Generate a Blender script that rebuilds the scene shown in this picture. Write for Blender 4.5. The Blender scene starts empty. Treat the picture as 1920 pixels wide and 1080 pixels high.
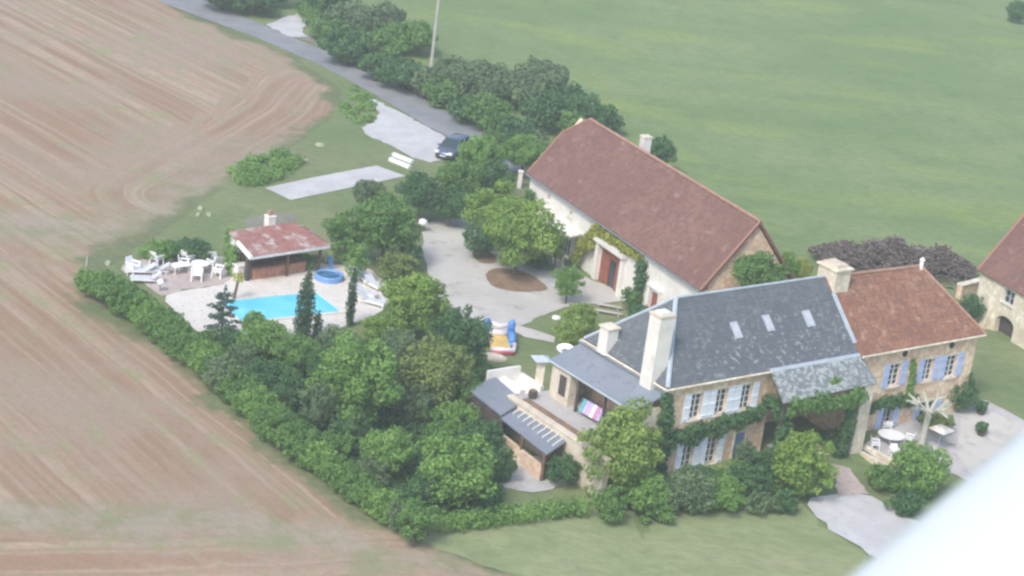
import bpy, bmesh, math, random
import numpy as np
from mathutils import Vector, Matrix
from mathutils.geometry import delaunay_2d_cdt
R_ = math.radians
# ------------------------------------------------------------------ camera
PITCH, ROLL, HCAM, FPX = R_(19.933), R_(7.588), 57.0, 4000.0
fw = Vector((0, math.cos(PITCH), -math.sin(PITCH)))
rt0 = Vector((1, 0, 0)); up0 = rt0.cross(fw)
RT = math.cos(ROLL)*rt0 + math.sin(ROLL)*up0
UP = -math.sin(ROLL)*rt0 + math.cos(ROLL)*up0
sc = bpy.context.scene
COL = sc.collection
cd = bpy.data.cameras.new('camera'); cam = bpy.data.objects.new('camera', cd); COL.objects.link(cam)
mm = Matrix((RT, UP, -fw)).transposed().to_4x4(); mm.translation = (0, 0, HCAM)
cam.matrix_world = mm
cd.sensor_width = 36; cd.lens = FPX/1920*36; cd.clip_start = .2; cd.clip_end = 3000
cd.dof.use_dof = True; cd.dof.focus_distance = 160; cd.dof.aperture_fstop = 3.6
sc.camera = cam
# ------------------------------------------------------------------ light
W = bpy.data.worlds.new('World'); sc.world = W; W.use_nodes = True
nt = W.node_tree; bg = nt.nodes['Background']; sk = nt.nodes.new('ShaderNodeTexSky')
sk.sky_type = 'NISHITA'; sk.sun_disc = False
SUN_EL, SUN_AZ = R_(48), math.atan2(-.45, -.9)
sk.sun_elevation = SUN_EL; sk.sun_rotation = SUN_AZ; sk.air_density = 1.0; sk.dust_density = 3.0; sk.ozone_density = 1.0
nt.links.new(sk.outputs[0], bg.inputs[0]); bg.inputs[1].default_value = .15
sl = bpy.data.lights.new('sun', 'SUN'); so = bpy.data.objects.new('sun', sl); COL.objects.link(so)
sl.energy = 1.5; sl.angle = R_(13); sl.color = (1, .955, .9)
sd = Vector((math.sin(SUN_AZ)*math.cos(SUN_EL), math.cos(SUN_AZ)*math.cos(SUN_EL), math.sin(SUN_EL)))
so.rotation_euler = sd.to_track_quat('Z', 'Y').to_euler(); so.location = (0, 0, 90)
sc.view_settings.view_transform = 'Standard'; sc.view_settings.look = 'None'
sc.view_settings.gamma = 1; sc.view_settings.exposure = .66
sc.cycles.max_bounces = 6; sc.cycles.volume_bounces = 1; sc.cycles.transparent_max_bounces = 6
sc.cycles.use_denoising = True; sc.cycles.filter_width = 2.5
# ------------------------------------------------------------------ terrain and pixel helpers
def frame_pt(o, deg, p):
    t = R_(deg); c, s = math.cos(t), math.sin(t)
    return Vector((o[0]+c*p[0]-s*p[1], o[1]+s*p[0]+c*p[1], p[2] if len(p) > 2 else 0))
MO, MA = (10.667, 125.816), 38.6
def hgt(x, y):
    t = R_(MA); c, s = math.cos(t), math.sin(t)
    dx = np.asarray(x, float)-MO[0]; dy = np.asarray(y, float)-MO[1]
    lx = c*dx+s*dy; ly = -s*dx+c*dy
    wdt = 4.5+np.maximum(0, -lx-3)*.8+np.maximum(0, lx-31)*.9
    q = np.clip((-ly+1.5)/wdt, 0, 1)
    return -1.0*q
def hz(x, y): return float(hgt(x, y))
def ray(u, v): return fw*FPX+RT*(u-960)-UP*(v-540)
def G(u, v, z=0.0):
    """ground point seen at (u, v), z metres above the ground there"""
    d = ray(u, v); h = 0.0
    for _ in range(6):
        t = (z+h-HCAM)/d.z; p = Vector((0, 0, HCAM))+d*t; h = hz(p.x, p.y)
    return p
def ppm(p): return FPX/((Vector(p)-Vector((0, 0, HCAM))).dot(fw))
# ------------------------------------------------------------------ materials
def nodes(name):
    m = bpy.data.materials.new(name); m.use_nodes = True
    return m, m.node_tree, m.node_tree.nodes['Principled BSDF']
def N(t, ty, **kw):
    n = t.nodes.new(ty)
    for k, v in kw.items(): setattr(n, k, v)
    return n
def mixc(t, fac, a, b):
    n = N(t, 'ShaderNodeMix', data_type='RGBA')
    for i, v in ((0, fac), (6, a), (7, b)):
        if hasattr(v, 'is_linked'): t.links.new(v, n.inputs[i])
        else: n.inputs[i].default_value = v if i == 0 else (*v, 1)
    return n.outputs[2]
def noise(t, vec, scale, detail=3, rough=.55, vs=None):
    if vs:
        mp = N(t, 'ShaderNodeMapping'); mp.inputs['Scale'].default_value = vs; t.links.new(vec, mp.inputs[0]); vec = mp.outputs[0]
    n = N(t, 'ShaderNodeTexNoise'); n.inputs['Scale'].default_value = scale; n.inputs['Detail'].default_value = detail
    n.inputs['Roughness'].default_value = rough; t.links.new(vec, n.inputs['Vector']); return n.outputs[0]
def ramp(t, f, a, b, c0=0, c1=1):
    n = N(t, 'ShaderNodeMapRange'); n.interpolation_type = 'SMOOTHSTEP'
    n.inputs[1].default_value = a; n.inputs[2].default_value = b; n.inputs[3].default_value = c0; n.inputs[4].default_value = c1
    t.links.new(f, n.inputs[0]); return n.outputs[0]
def bump(t, bs, h, st, dist=.05):
    b = N(t, 'ShaderNodeBump'); b.inputs['Strength'].default_value = st; b.inputs['Distance'].default_value = dist
    t.links.new(h, b.inputs['Height']); t.links.new(b.outputs[0], bs.inputs['Normal'])
def mat(name, a, b=None, scale=1.0, rough=.85, lo=.35, hi=.65, c=None, cs=6.0, clo=.55, chi=.7, metal=0, bmp=0, vs=None):
    m, t, bs = nodes(name); bs.inputs['Roughness'].default_value = rough; bs.inputs['Metallic'].default_value = metal
    tc = N(t, 'ShaderNodeTexCoord').outputs['Object']
    if b is None: b = tuple(x*.82 for x in a)
    n1 = noise(t, tc, scale, 4, .6, vs); col = mixc(t, ramp(t, n1, lo, hi), a, b)
    if c is not None: col = mixc(t, ramp(t, noise(t, tc, cs, 3), clo, chi), col, c)
    t.links.new(col, bs.inputs['Base Color'])
    if bmp: bump(t, bs, noise(t, tc, scale*4, 3), bmp)
    return m
M = {}
def grass_color(t, tc, cols, sc_=1.0):
    a, b, c, d = cols
    n1 = noise(t, tc, .035*sc_, 4, .55, (1, 1.6, 1)); n2 = noise(t, tc, .22*sc_, 4, .6); n3 = noise(t, tc, 1.3, 5, .75, (.7, 1.3, 1)); n4 = noise(t, tc, .05, 4, .55, (1, 2.0, 1)); n5 = noise(t, tc, .5, 5, .7)
    col = mixc(t, ramp(t, n1, .35, .65), a, b); col = mixc(t, ramp(t, n2, .42, .72, 0, .6), col, c)
    col = mixc(t, ramp(t, n4, .48, .76, 0, .85), col, d); col = mixc(t, ramp(t, n5, .5, .72, 0, .45), col, tuple(x*.75 for x in b))
    col = mixc(t, ramp(t, n3, .35, .7, 0, .5), col, tuple(x*.62 for x in a))
    return col, n3
def grass_mat(name, cols):
    m, t, bs = nodes(name); bs.inputs['Roughness'].default_value = .95; bs.inputs['Specular IOR Level'].default_value = .15
    tc = N(t, 'ShaderNodeTexCoord').outputs['Object']; col, n3 = grass_color(t, tc, cols)
    t.links.new(col, bs.inputs['Base Color']); bump(t, bs, n3, .5, .15); return m
DRY = ((.150, .185, .090), (.205, .225, .125), (.110, .165, .070), (.235, .215, .135))
M['meadow'] = grass_mat('meadow_grass', ((.168, .245, .100), (.225, .290, .135), (.135, .210, .085), (.265, .335, .095)))
M['lawn'] = grass_mat('lawn_grass', ((.165, .225, .098), (.225, .260, .130), (.125, .190, .075), (.265, .250, .150)))
M['verge'] = grass_mat('dry_lawn_grass', ((.240, .295, .145), (.290, .325, .180), (.190, .255, .115), (.325, .325, .195)))
def field_mat():
    m, t, bs = nodes('stubble_soil'); bs.inputs['Roughness'].default_value = .95; bs.inputs['Specular IOR Level'].default_value = .1
    tc = N(t, 'ShaderNodeTexCoord').outputs['Object']
    at = N(t, 'ShaderNodeAttribute', attribute_name='edge').outputs['Fac']
    sp = N(t, 'ShaderNodeSeparateXYZ'); t.links.new(tc, sp.inputs[0])
    wob = N(t, 'ShaderNodeMath', operation='MULTIPLY_ADD'); t.links.new(noise(t, tc, .12, 3), wob.inputs[0]); wob.inputs[1].default_value = .9; t.links.new(N(t, 'ShaderNodeAttribute', attribute_name='row').outputs['Fac'], wob.inputs[2])
    cx = N(t, 'ShaderNodeCombineXYZ'); t.links.new(wob.outputs[0], cx.inputs[0])
    for i, k in ((0, 1), (1, 2)):
        q = N(t, 'ShaderNodeMath', operation='MULTIPLY'); t.links.new(sp.outputs[i], q.inputs[0]); q.inputs[1].default_value = .022; t.links.new(q.outputs[0], cx.inputs[k])
    rows = noise(t, cx.outputs[0], .75, 4, .62); cy = N(t, 'ShaderNodeVectorMath', operation='MULTIPLY'); t.links.new(cx.outputs[0], cy.inputs[0]); cy.inputs[1].default_value = (1, .25, .25); rows2 = noise(t, cy.outputs[0], 2.0, 3, .6); rows3 = noise(t, cy.outputs[0], .33, 2, .5)
    big = noise(t, tc, .045, 5, .62); med = noise(t, tc, .30, 5, .7); fine = noise(t, tc, 1.6, 5, .75)
    col = mixc(t, ramp(t, rows, .40, .60), (.330, .218, .150), (.415, .318, .240))
    col = mixc(t, ramp(t, rows2, .46, .62, 0, .75), col, (.265, .178, .118)); col = mixc(t, ramp(t, rows3, .50, .62, 0, .5), col, (.300, .205, .140)); col = mixc(t, ramp(t, rows2, .44, .34, 0, .6), col, (.455, .375, .290))
    col = mixc(t, ramp(t, big, .44, .60, 0, .75), col, (.345, .275, .215)); col = mixc(t, ramp(t, med, .40, .70, 0, .22), col, (.280, .230, .165))
    g = N(t, 'ShaderNodeMath', operation='MULTIPLY'); t.links.new(ramp(t, rows, .44, .56), g.inputs[0]); t.links.new(ramp(t, med, .46, .66, 0, .75), g.inputs[1])
    col = mixc(t, g.outputs[0], col, (.265, .295, .150))
    col = mixc(t, ramp(t, fine, .42, .78, 0, .40), col, (.215, .165, .120))
    gc, n3 = grass_color(t, tc, DRY)
    tk = N(t, 'ShaderNodeMath', operation='MULTIPLY_ADD'); t.links.new(noise(t, tc, .2, 5, .7), tk.inputs[0]); tk.inputs[1].default_value = 16; t.links.new(N(t, 'ShaderNodeAttribute', attribute_name='track').outputs['Fac'], tk.inputs[2])
    col = mixc(t, ramp(t, tk.outputs[0], 8, 15, .75, 0), col, mixc(t, ramp(t, med, .4, .6), (.330, .300, .240), (.235, .250, .150)))
    e = N(t, 'ShaderNodeMath', operation='MULTIPLY_ADD'); t.links.new(noise(t, tc, .16, 5, .65), e.inputs[0]); e.inputs[1].default_value = -9.0; t.links.new(at, e.inputs[2])
    col = mixc(t, ramp(t, e.outputs[0], -5.6, -3.9, 1, 0), col, gc)
    t.links.new(col, bs.inputs['Base Color']); bump(t, bs, fine, .6, .2); return m
M['field'] = field_mat()
M['road'] = mat('road_asphalt', (.20, .212, .235), (.25, .258, .275), .35, .85, c=(.26, .26, .26), cs=3, clo=.5, chi=.8)
M['gravel'] = mat('pale_gravel', (.52, .53, .545), (.45, .45, .455), .45, .95, c=(.36, .35, .32), cs=2.2, clo=.55, chi=.8, bmp=.3)
M['gravel2'] = mat('yard_gravel', (.52, .51, .48), (.44, .43, .405), .16, .95, c=(.31, .29, .26), cs=.8, clo=.52, chi=.8, bmp=.3)
M['deck'] = mat('pool_deck_stone', (.70, .67, .62), (.62, .59, .54), .5, .8, c=(.5, .48, .44), cs=3)
M['patio'] = mat('brown_paving', (.42, .35, .33), (.50, .44, .41), .6, .9, c=(.34, .27, .25), cs=3)
M['slab'] = mat('grey_paving', (.46, .45, .44), (.38, .375, .38), .6, .9, c=(.52, .5, .47), cs=4)
M['soil'] = mat('bed_soil', (.20, .13, .085), (.27, .18, .12), .9, .95, c=(.12, .13, .07), cs=3, bmp=.4)
M['rubble'] = mat('grey_rubble', (.24, .22, .20), (.17, .18, .13), .5, .95, c=(.3, .28, .25), cs=2, bmp=.4)
M['white'] = mat('white_render', (.78, .77, .74), (.70, .68, .64), .6, .8, c=(.60, .57, .51), cs=1.6, clo=.58, chi=.78)
M['cream'] = mat('cream_render', (.66, .60, .50), (.56, .49, .39), .7, .85, c=(.44, .36, .26), cs=2.5, clo=.55, chi=.75)
def stone_mat(name, a, b, c, s=2.4):
    m, t, bs = nodes(name); bs.inputs['Roughness'].default_value = .9
    tc = N(t, 'ShaderNodeTexCoord').outputs['Object']
    v = N(t, 'ShaderNodeTexVoronoi'); v.inputs['Scale'].default_value = s; t.links.new(tc, v.inputs['Vector'])
    bw = N(t, 'ShaderNodeRGBToBW'); t.links.new(v.outputs['Color'], bw.inputs[0])
    col = mixc(t, ramp(t, bw.outputs[0], .2, .8), a, b); col = mixc(t, ramp(t, noise(t, tc, .55, 4, .6), .45, .65), col, c)
    col = mixc(t, ramp(t, v.outputs['Distance'], .35, .6, 0, .35), col, tuple(x*.6 for x in a))
    t.links.new(col, bs.inputs['Base Color']); bump(t, bs, v.outputs['Distance'], .35, .05); return m
M['stone'] = stone_mat('ochre_rubble_stone', (.68, .47, .33), (.78, .66, .50), (.74, .56, .41))
M['palestone'] = stone_mat('pale_limestone', (.70, .64, .52), (.80, .75, .63), (.64, .56, .44))
def roof_mat(name, a, b, c, lichen, lsc, llo, lhi, cell=3.2, rough=.8, lown=None):
    m, t, bs = nodes(name); bs.inputs['Roughness'].default_value = rough
    tc = N(t, 'ShaderNodeTexCoord').outputs['Object']
    v = N(t, 'ShaderNodeTexVoronoi'); v.inputs['Scale'].default_value = cell; t.links.new(tc, v.inputs['Vector'])
    bw = N(t, 'ShaderNodeRGBToBW'); t.links.new(v.outputs['Color'], bw.inputs[0])
    col = mixc(t, ramp(t, noise(t, tc, .22, 5, .62), .36, .64), a, b)
    col = mixc(t, ramp(t, bw.outputs[0], .25, .8, 0, .75), col, c)
    w = N(t, 'ShaderNodeTexWave', wave_type='BANDS', bands_direction='Z'); w.inputs['Scale'].default_value = 1.6; w.inputs['Distortion'].default_value = 1.2; w.inputs['Detail'].default_value = 2
    t.links.new(tc, w.inputs['Vector']); col = mixc(t, ramp(t, w.outputs[1], .5, 1, 0, .22), col, tuple(x*.6 for x in a))
    lf = ramp(t, noise(t, tc, lsc, 4, .65), llo, lhi)
    if lown:
        sp = N(t, 'ShaderNodeSeparateXYZ'); t.links.new(tc, sp.inputs[0])
        k = N(t, 'ShaderNodeMath', operation='MULTIPLY'); t.links.new(lf, k.inputs[0]); t.links.new(ramp(t, sp.outputs[2], lown[0], lown[1], 1, .12), k.inputs[1]); lf = k.outputs[0]
        k2 = N(t, 'ShaderNodeMath', operation='MULTIPLY'); t.links.new(lf, k2.inputs[0]); t.links.new(ramp(t, sp.outputs[0], 0, 9, .35, 1), k2.inputs[1]); lf = k2.outputs[0]
    col = mixc(t, lf, col, lichen)
    t.links.new(col, bs.inputs['Base Color']); bump(t, bs, w.outputs[1], .25, .04); return m
M['barnroof'] = roof_mat('brown_clay_tiles', (.185, .092, .074), (.220, .118, .095), (.140, .076, .064), (.255, .165, .135), 1.1, .56, .74)
M['redroof'] = roof_mat('old_red_clay_tiles', (.265, .118, .072), (.335, .175, .115), (.165, .088, .068), (.37, .24, .17), 1.5, .54, .72, 3.6)
M['hutroof'] = roof_mat('weathered_pink_tiles', (.34, .15, .125), (.33, .20, .18), (.25, .11, .095), (.46, .38, .36), .9, .5, .64, 3)
M['slate'] = roof_mat('blue_grey_slate', (.108, .126, .148), (.138, .155, .170), (.088, .102, .118), (.32, .355, .34), 3.0, .54, .66, 3.4, .6, (6.3, 10.4))
M['lichenslate'] = roof_mat('lichened_slate', (.17, .20, .22), (.22, .25, .26), (.13, .155, .17), (.38, .42, .41), 3.0, .44, .62, 3.4, .7)
M['flatslate'] = mat('smooth_dark_slate', (.20, .23, .275), (.225, .255, .30), .5, .6, c=(.165, .19, .23), cs=2)
M['zinc'] = mat('zinc_sheet', (.36, .43, .50), (.44, .50, .56), 1.2, .5)
M['skyglass'] = mat('pale_skylight_glass', (.52, .54, .60), (.44, .47, .53), 3, .3)  # pale grey pane colour, mottled by noise
M['fieldstone'] = mat('lichened_field_stone', (.30, .32, .22), (.38, .38, .28), 2, .9)
M['ridge'] = mat('ridge_tile', (.34, .19, .14), (.40, .26, .20), 1.5, .85)
M['ridgeorange'] = mat('orange_ridge_tile', (.33, .17, .12), (.29, .17, .13), 1.5, .85)
M['shutterwhite'] = mat('white_blue_shutter_paint', (.80, .86, .95), (.74, .81, .92), 2, .6)
M['shutterblue'] = mat('lavender_shutter_paint', (.40, .48, .74), (.46, .56, .80), 1.5, .6)
M['framewhite'] = mat('white_frame_paint', (.78, .79, .80), None, 2, .5)
M['greyblue'] = mat('pale_blue_paint', (.42, .50, .58), (.50, .58, .66), 2, .6)
M['glass'] = mat('dark_window_glass', (.035, .045, .055), (.06, .07, .08), 1, .15)
M['redwood'] = mat('red_brown_door_paint', (.26, .085, .055), (.31, .11, .07), 1.2, .65)
M['bluedoor'] = mat('blue_door_paint', (.10, .21, .38), (.12, .25, .42), 1.5, .6)
M['dark'] = mat('dark_interior', (.02, .02, .022), (.03, .028, .028), 1, .9)
M['wood'] = mat('weathered_brown_wood', (.19, .12, .08), (.13, .085, .06), 2, .85)
M['darkwood'] = mat('dark_stained_wood', (.06, .05, .05), (.09, .075, .07), 2, .8)
M['greywood'] = mat('grey_pole_wood', (.46, .45, .42), (.38, .37, .34), 1.5, .85)
M['brick'] = mat('old_red_brick', (.40, .18, .12), (.46, .26, .18), 3, .9)
M['plastic'] = mat('white_plastic', (.86, .87, .88), (.80, .81, .83), 2, .4)
M['greyplastic'] = mat('pale_grey_fabric', (.52, .55, .60), (.60, .63, .67), 2, .7)
M['metal'] = mat('grey_metal', (.35, .36, .38), None, 2, .4, metal=.6)
M['bark'] = mat('tree_bark', (.16, .125, .095), (.11, .085, .065), 3, .95, bmp=.4)
M['palebark'] = mat('pale_plane_bark', (.48, .49, .42), (.38, .40, .33), 3, .9)
M['rubber'] = mat('black_rubber', (.02, .02, .022), None, 2, .8)
M['poolblue'] = mat('blue_vinyl', (.14, .30, .62), (.18, .35, .66), 2, .35)
M['poolwater2'] = mat('paddling_pool_water', (.03, .13, .26), (.05, .18, .33), 2, .1)
M['vinylblue'] = mat('castle_blue_vinyl', (.09, .28, .72), None, 2, .4)
M['vinylwhite'] = mat('castle_white_vinyl', (.78, .74, .80), None, 2, .4)
M['vinylred'] = mat('castle_red_vinyl', (.50, .10, .12), None, 2, .4)
M['vinylyellow'] = mat('castle_yellow_vinyl', (.72, .52, .16), None, 2, .4)
M['purple'] = mat('lilac_cloth', (.55, .45, .80), None, 3, .8); M['teal'] = mat('teal_cloth', (.12, .42, .45), None, 3, .8); M['pinkcloth'] = mat('pink_cloth', (.60, .25, .42), None, 3, .8)
M['yellowgreen'] = mat('lime_plastic', (.45, .55, .12), None, 3, .6)
m_, t_, bs_ = nodes('pool_water'); M['water'] = m_
tc_ = N(t_, 'ShaderNodeTexCoord').outputs['Object']; bs_.inputs['Roughness'].default_value = .12
t_.links.new(mixc(t_, ramp(t_, noise(t_, tc_, .5, 3), .35, .65), (.13, .61, .78), (.18, .69, .85)), bs_.inputs['Base Color']); bump(t_, bs_, noise(t_, tc_, 3, 2), .15, .02)
m_, t_, bs_ = nodes('car_paint'); M['carpaint'] = m_; bs_.inputs['Base Color'].default_value = (.17, .20, .29, 1); bs_.inputs['Metallic'].default_value = .6; bs_.inputs['Roughness'].default_value = .33; bs_.inputs['Coat Weight'].default_value = .6
m_, t_, bs_ = nodes('car_glass'); M['carglass'] = m_; bs_.inputs['Base Color'].default_value = (.03, .05, .06, 1); bs_.inputs['Roughness'].default_value = .08; bs_.inputs['Specular IOR Level'].default_value = .8
m_, t_, bs_ = nodes('lamp_glass'); M['lamp'] = m_; bs_.inputs['Base Color'].default_value = (.8, .82, .86, 1); bs_.inputs['Roughness'].default_value = .15
m_, t_, bs_ = nodes('aircraft_gloss_white'); M['aircraft'] = m_; bs_.inputs['Base Color'].default_value = (.58, .63, .66, 1); bs_.inputs['Roughness'].default_value = .3; bs_.inputs['Coat Weight'].default_value = .5
def leaf_mat(name, a, b, c):
    m, t, bs = nodes(name); bs.inputs['Roughness'].default_value = .75; bs.inputs['Specular IOR Level'].default_value = .2
    at = N(t, 'ShaderNodeAttribute', attribute_name='tint').outputs['Fac']
    col = mixc(t, ramp(t, at, 0, .5), a, b); col = mixc(t, ramp(t, at, .5, 1), col, c)
    t.links.new(col, bs.inputs['Base Color'])
    tr = N(t, 'ShaderNodeBsdfTranslucent'); t.links.new(col, tr.inputs[0]); mx = N(t, 'ShaderNodeMixShader'); mx.inputs[0].default_value = .38
    t.links.new(bs.outputs[0], mx.inputs[1]); t.links.new(tr.outputs[0], mx.inputs[2]); t.links.new(mx.outputs[0], t.nodes['Material Output'].inputs[0]); return m
LEAF = {
 'oak': leaf_mat('oak_leaves', (0.106, 0.223, 0.064), (0.159, 0.300, 0.088), (0.226, 0.388, 0.121)),
 'dark': leaf_mat('dark_leaves', (0.067, 0.160, 0.071), (0.102, 0.215, 0.088), (0.151, 0.274, 0.110)),
 'grey': leaf_mat('greyish_leaves', (0.126, 0.205, 0.106), (0.177, 0.265, 0.134), (0.244, 0.339, 0.176)),
 'lime': leaf_mat('lime_leaves', (0.201, 0.310, 0.079), (0.287, 0.408, 0.110), (0.378, 0.517, 0.152)),
 'spring': leaf_mat('yellowish_leaves', (0.168, 0.292, 0.066), (0.249, 0.392, 0.088), (0.353, 0.503, 0.121)),
 'mid': leaf_mat('mid_green_leaves', (0.145, 0.283, 0.074), (0.210, 0.374, 0.103), (0.293, 0.478, 0.138)),
 'olive': leaf_mat('olive_leaves', (0.177, 0.251, 0.085), (0.242, 0.324, 0.106), (0.322, 0.405, 0.134)),
 'yellow': leaf_mat('yellow_leaves', (0.242, 0.292, 0.054), (0.370, 0.400, 0.080), (0.514, 0.529, 0.123)),
 'cedar': leaf_mat('blue_cedar_needles', (0.065, 0.136, 0.114), (0.104, 0.191, 0.168), (0.161, 0.255, 0.221)),
 'cypress': leaf_mat('cypress_needles', (0.049, 0.109, 0.057), (0.078, 0.155, 0.080), (0.112, 0.200, 0.097)),
 'twig': leaf_mat('dry_twigs', (.14, .115, .11), (.25, .21, .20), (.40, .35, .34)),
}
# ------------------------------------------------------------------ object helpers
def tag(o, label=None, cat=None, group=None, kind=None):
    if label: o['label'] = label
    if cat: o['category'] = cat
    if group: o['group'] = group
    if kind: o['kind'] = kind
    return o
def thing(name, label, cat, loc=(0, 0, 0), deg=0, group=None):
    o = bpy.data.objects.new(name, None); COL.objects.link(o); o.empty_display_size = .3
    o.location = loc; o.rotation_euler = (0, 0, R_(deg)); return tag(o, label, cat, group)
class MB:
    def __init__(s): s.v = []; s.f = []; s.mi = []; s.m = 0
    def mesh(s, vs, fs):
        n = len(s.v); s.v += [tuple(x) for x in vs]; s.f += [tuple(i+n for i in f) for f in fs]; s.mi += [s.m]*len(fs); return s
    def box(s, x0, x1, y0, y1, z0, z1):
        vs = [(x, y, z) for z in (z0, z1) for y in (y0, y1) for x in (x0, x1)]
        return s.mesh(vs, [(0, 2, 3, 1), (4, 5, 7, 6), (0, 1, 5, 4), (2, 6, 7, 3), (0, 4, 6, 2), (1, 3, 7, 5)])
    def bbox(s, x0, x1, y0, y1, z0, z1, b=.03):
        vs = [];  # chamfered top box
        for z, i in ((z0, 0), (z1-b, 0), (z1, b)):
            vs += [(x0+i, y0+i, z), (x1-i, y0+i, z), (x1-i, y1-i, z), (x0+i, y1-i, z)]
        fs = [(3, 2, 1, 0), (8, 9, 10, 11)]
        for k in (0, 4):
            for j in range(4): fs.append((k+j, k+(j+1) % 4, k+4+(j+1) % 4, k+4+j))
        return s.mesh(vs, fs)
    def slab(s, pts, th):
        """closed prism under a planar polygon (counter-clockwise from above)"""
        P = [Vector(p) for p in pts]; n = (P[1]-P[0]).cross(P[2]-P[0]).normalized()
        if n.z < 0: P.reverse(); n = -n
        k = len(P); Q = [p-n*th for p in P]
        return s.mesh(P+Q, [tuple(range(k)), tuple(range(2*k-1, k-1, -1))]+[(i, i+k, (i+1) % k+k, (i+1) % k) for i in range(k)])
    def prism(s, pts, axis, a0, a1):
        """polygon of 2-D points extruded along axis 0/1/2"""
        k = len(pts)
        def P(p, a): q = list(p); q.insert(axis, a); return q
        vs = [P(p, a0) for p in pts]+[P(p, a1) for p in pts]
        return s.mesh(vs, [tuple(range(k-1, -1, -1)), tuple(range(k, 2*k))]+[(i, (i+1) % k, (i+1) % k+k, i+k) for i in range(k)])
    def tube(s, pts, r, n=8, cap=True):
        P = [Vector(p) for p in pts]; rs = r if isinstance(r, (list, tuple)) else [r]*len(P); vs = []; fs = []
        for i, p in enumerate(P):
            d = (P[min(i+1, len(P)-1)]-P[max(i-1, 0)]).normalized(); a = d.orthogonal().normalized(); 
            if abs(d.z) < .95: a = d.cross(Vector((0, 0, 1))).normalized()
            else: a = (Vector((1, 0, 0))-d*d.x).normalized()
            b = d.cross(a)
            for j in range(n):
                t = 2*math.pi*j/n; vs.append(p+(a*math.cos(t)+b*math.sin(t))*rs[i])
        for i in range(len(P)-1):
            for j in range(n): fs.append((i*n+j, i*n+(j+1) % n, (i+1)*n+(j+1) % n, (i+1)*n+j))
        if cap: fs += [tuple(range(n-1, -1, -1)), tuple(range((len(P)-1)*n, len(P)*n))]
        return s.mesh(vs, fs)
    def lathe(s, prof, cx=0, cy=0, n=20, sy=1):
        vs = []; fs = []
        for r, z in prof:
            for j in range(n): t = 2*math.pi*j/n; vs.append((cx+r*math.cos(t), cy+r*math.sin(t)*sy, z))
        for i in range(len(prof)-1):
            for j in range(n): fs.append((i*n+j, i*n+(j+1) % n, (i+1)*n+(j+1) % n, (i+1)*n+j))
        fs += [tuple(range(n-1, -1, -1)), tuple(range((len(prof)-1)*n, len(prof)*n))]
        return s.mesh(vs, fs)
    def build(s, name, m, parent=None, smooth=False, loc=None, rot=None):
        me = bpy.data.meshes.new(name); me.from_pydata(s.v, [], s.f)
        for q in (m if isinstance(m, (list, tuple)) else [m]): me.materials.append(M[q] if isinstance(q, str) else q)
        me.polygons.foreach_set('material_index', s.mi)
        if smooth: me.polygons.foreach_set('use_smooth', [True]*len(s.f))
        me.validate(); o = bpy.data.objects.new(name, me); COL.objects.link(o)
        if loc is not None: o.location = loc
        if rot is not None: o.rotation_euler = rot
        if parent: o.parent = parent
        return o
def copy_tree(o, parent=None):
    c = o.copy(); COL.objects.link(c); c.parent = parent
    for ch in list(o.children): copy_tree(ch, c)
    return c
# ------------------------------------------------------------------ ground sheets
rng = np.random.default_rng(7)
def resample(P, step, jit, closed=True):
    out = []; n = len(P)
    for i in range(n if closed else n-1):
        a, b = P[i], P[(i+1) % n]; L = (b-a).length; k = max(1, int(L/step)); d = (b-a)/L if L else b-a
        nn = Vector((-d.y, d.x, 0))
        for j in range(k): out.append(a.lerp(b, j/k)+nn*(rng.normal()*jit if (j or jit) else 0))
    return out
def smooth_poly(P, it=2):
    for _ in range(it):
        Q = []
        for i in range(len(P)): a, b = P[i], P[(i+1) % len(P)]; Q += [a.lerp(b, .25), a.lerp(b, .75)]
        P = Q
    return P
def signed(P, xs, ys):
    """distance to the polygon's edge, positive inside"""
    px = np.array([p[0] for p in P]); py = np.array([p[1] for p in P]); d = np.full(xs.shape, 1e9); ins = np.zeros(xs.shape, bool)
    for i in range(len(P)):
        x0, y0, x1, y1 = px[i], py[i], px[(i+1) % len(P)], py[(i+1) % len(P)]
        L2 = (x1-x0)**2+(y1-y0)**2+1e-9; t = np.clip(((xs-x0)*(x1-x0)+(ys-y0)*(y1-y0))/L2, 0, 1)
        d = np.minimum(d, np.hypot(xs-x0-t*(x1-x0), ys-y0-t*(y1-y0)))
        c = ((y0 > ys) != (y1 > ys)) & (xs < (x1-x0)*(ys-y0)/((y1-y0)+1e-12)+x0); ins ^= c
    return np.where(ins, d, -d)
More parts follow.
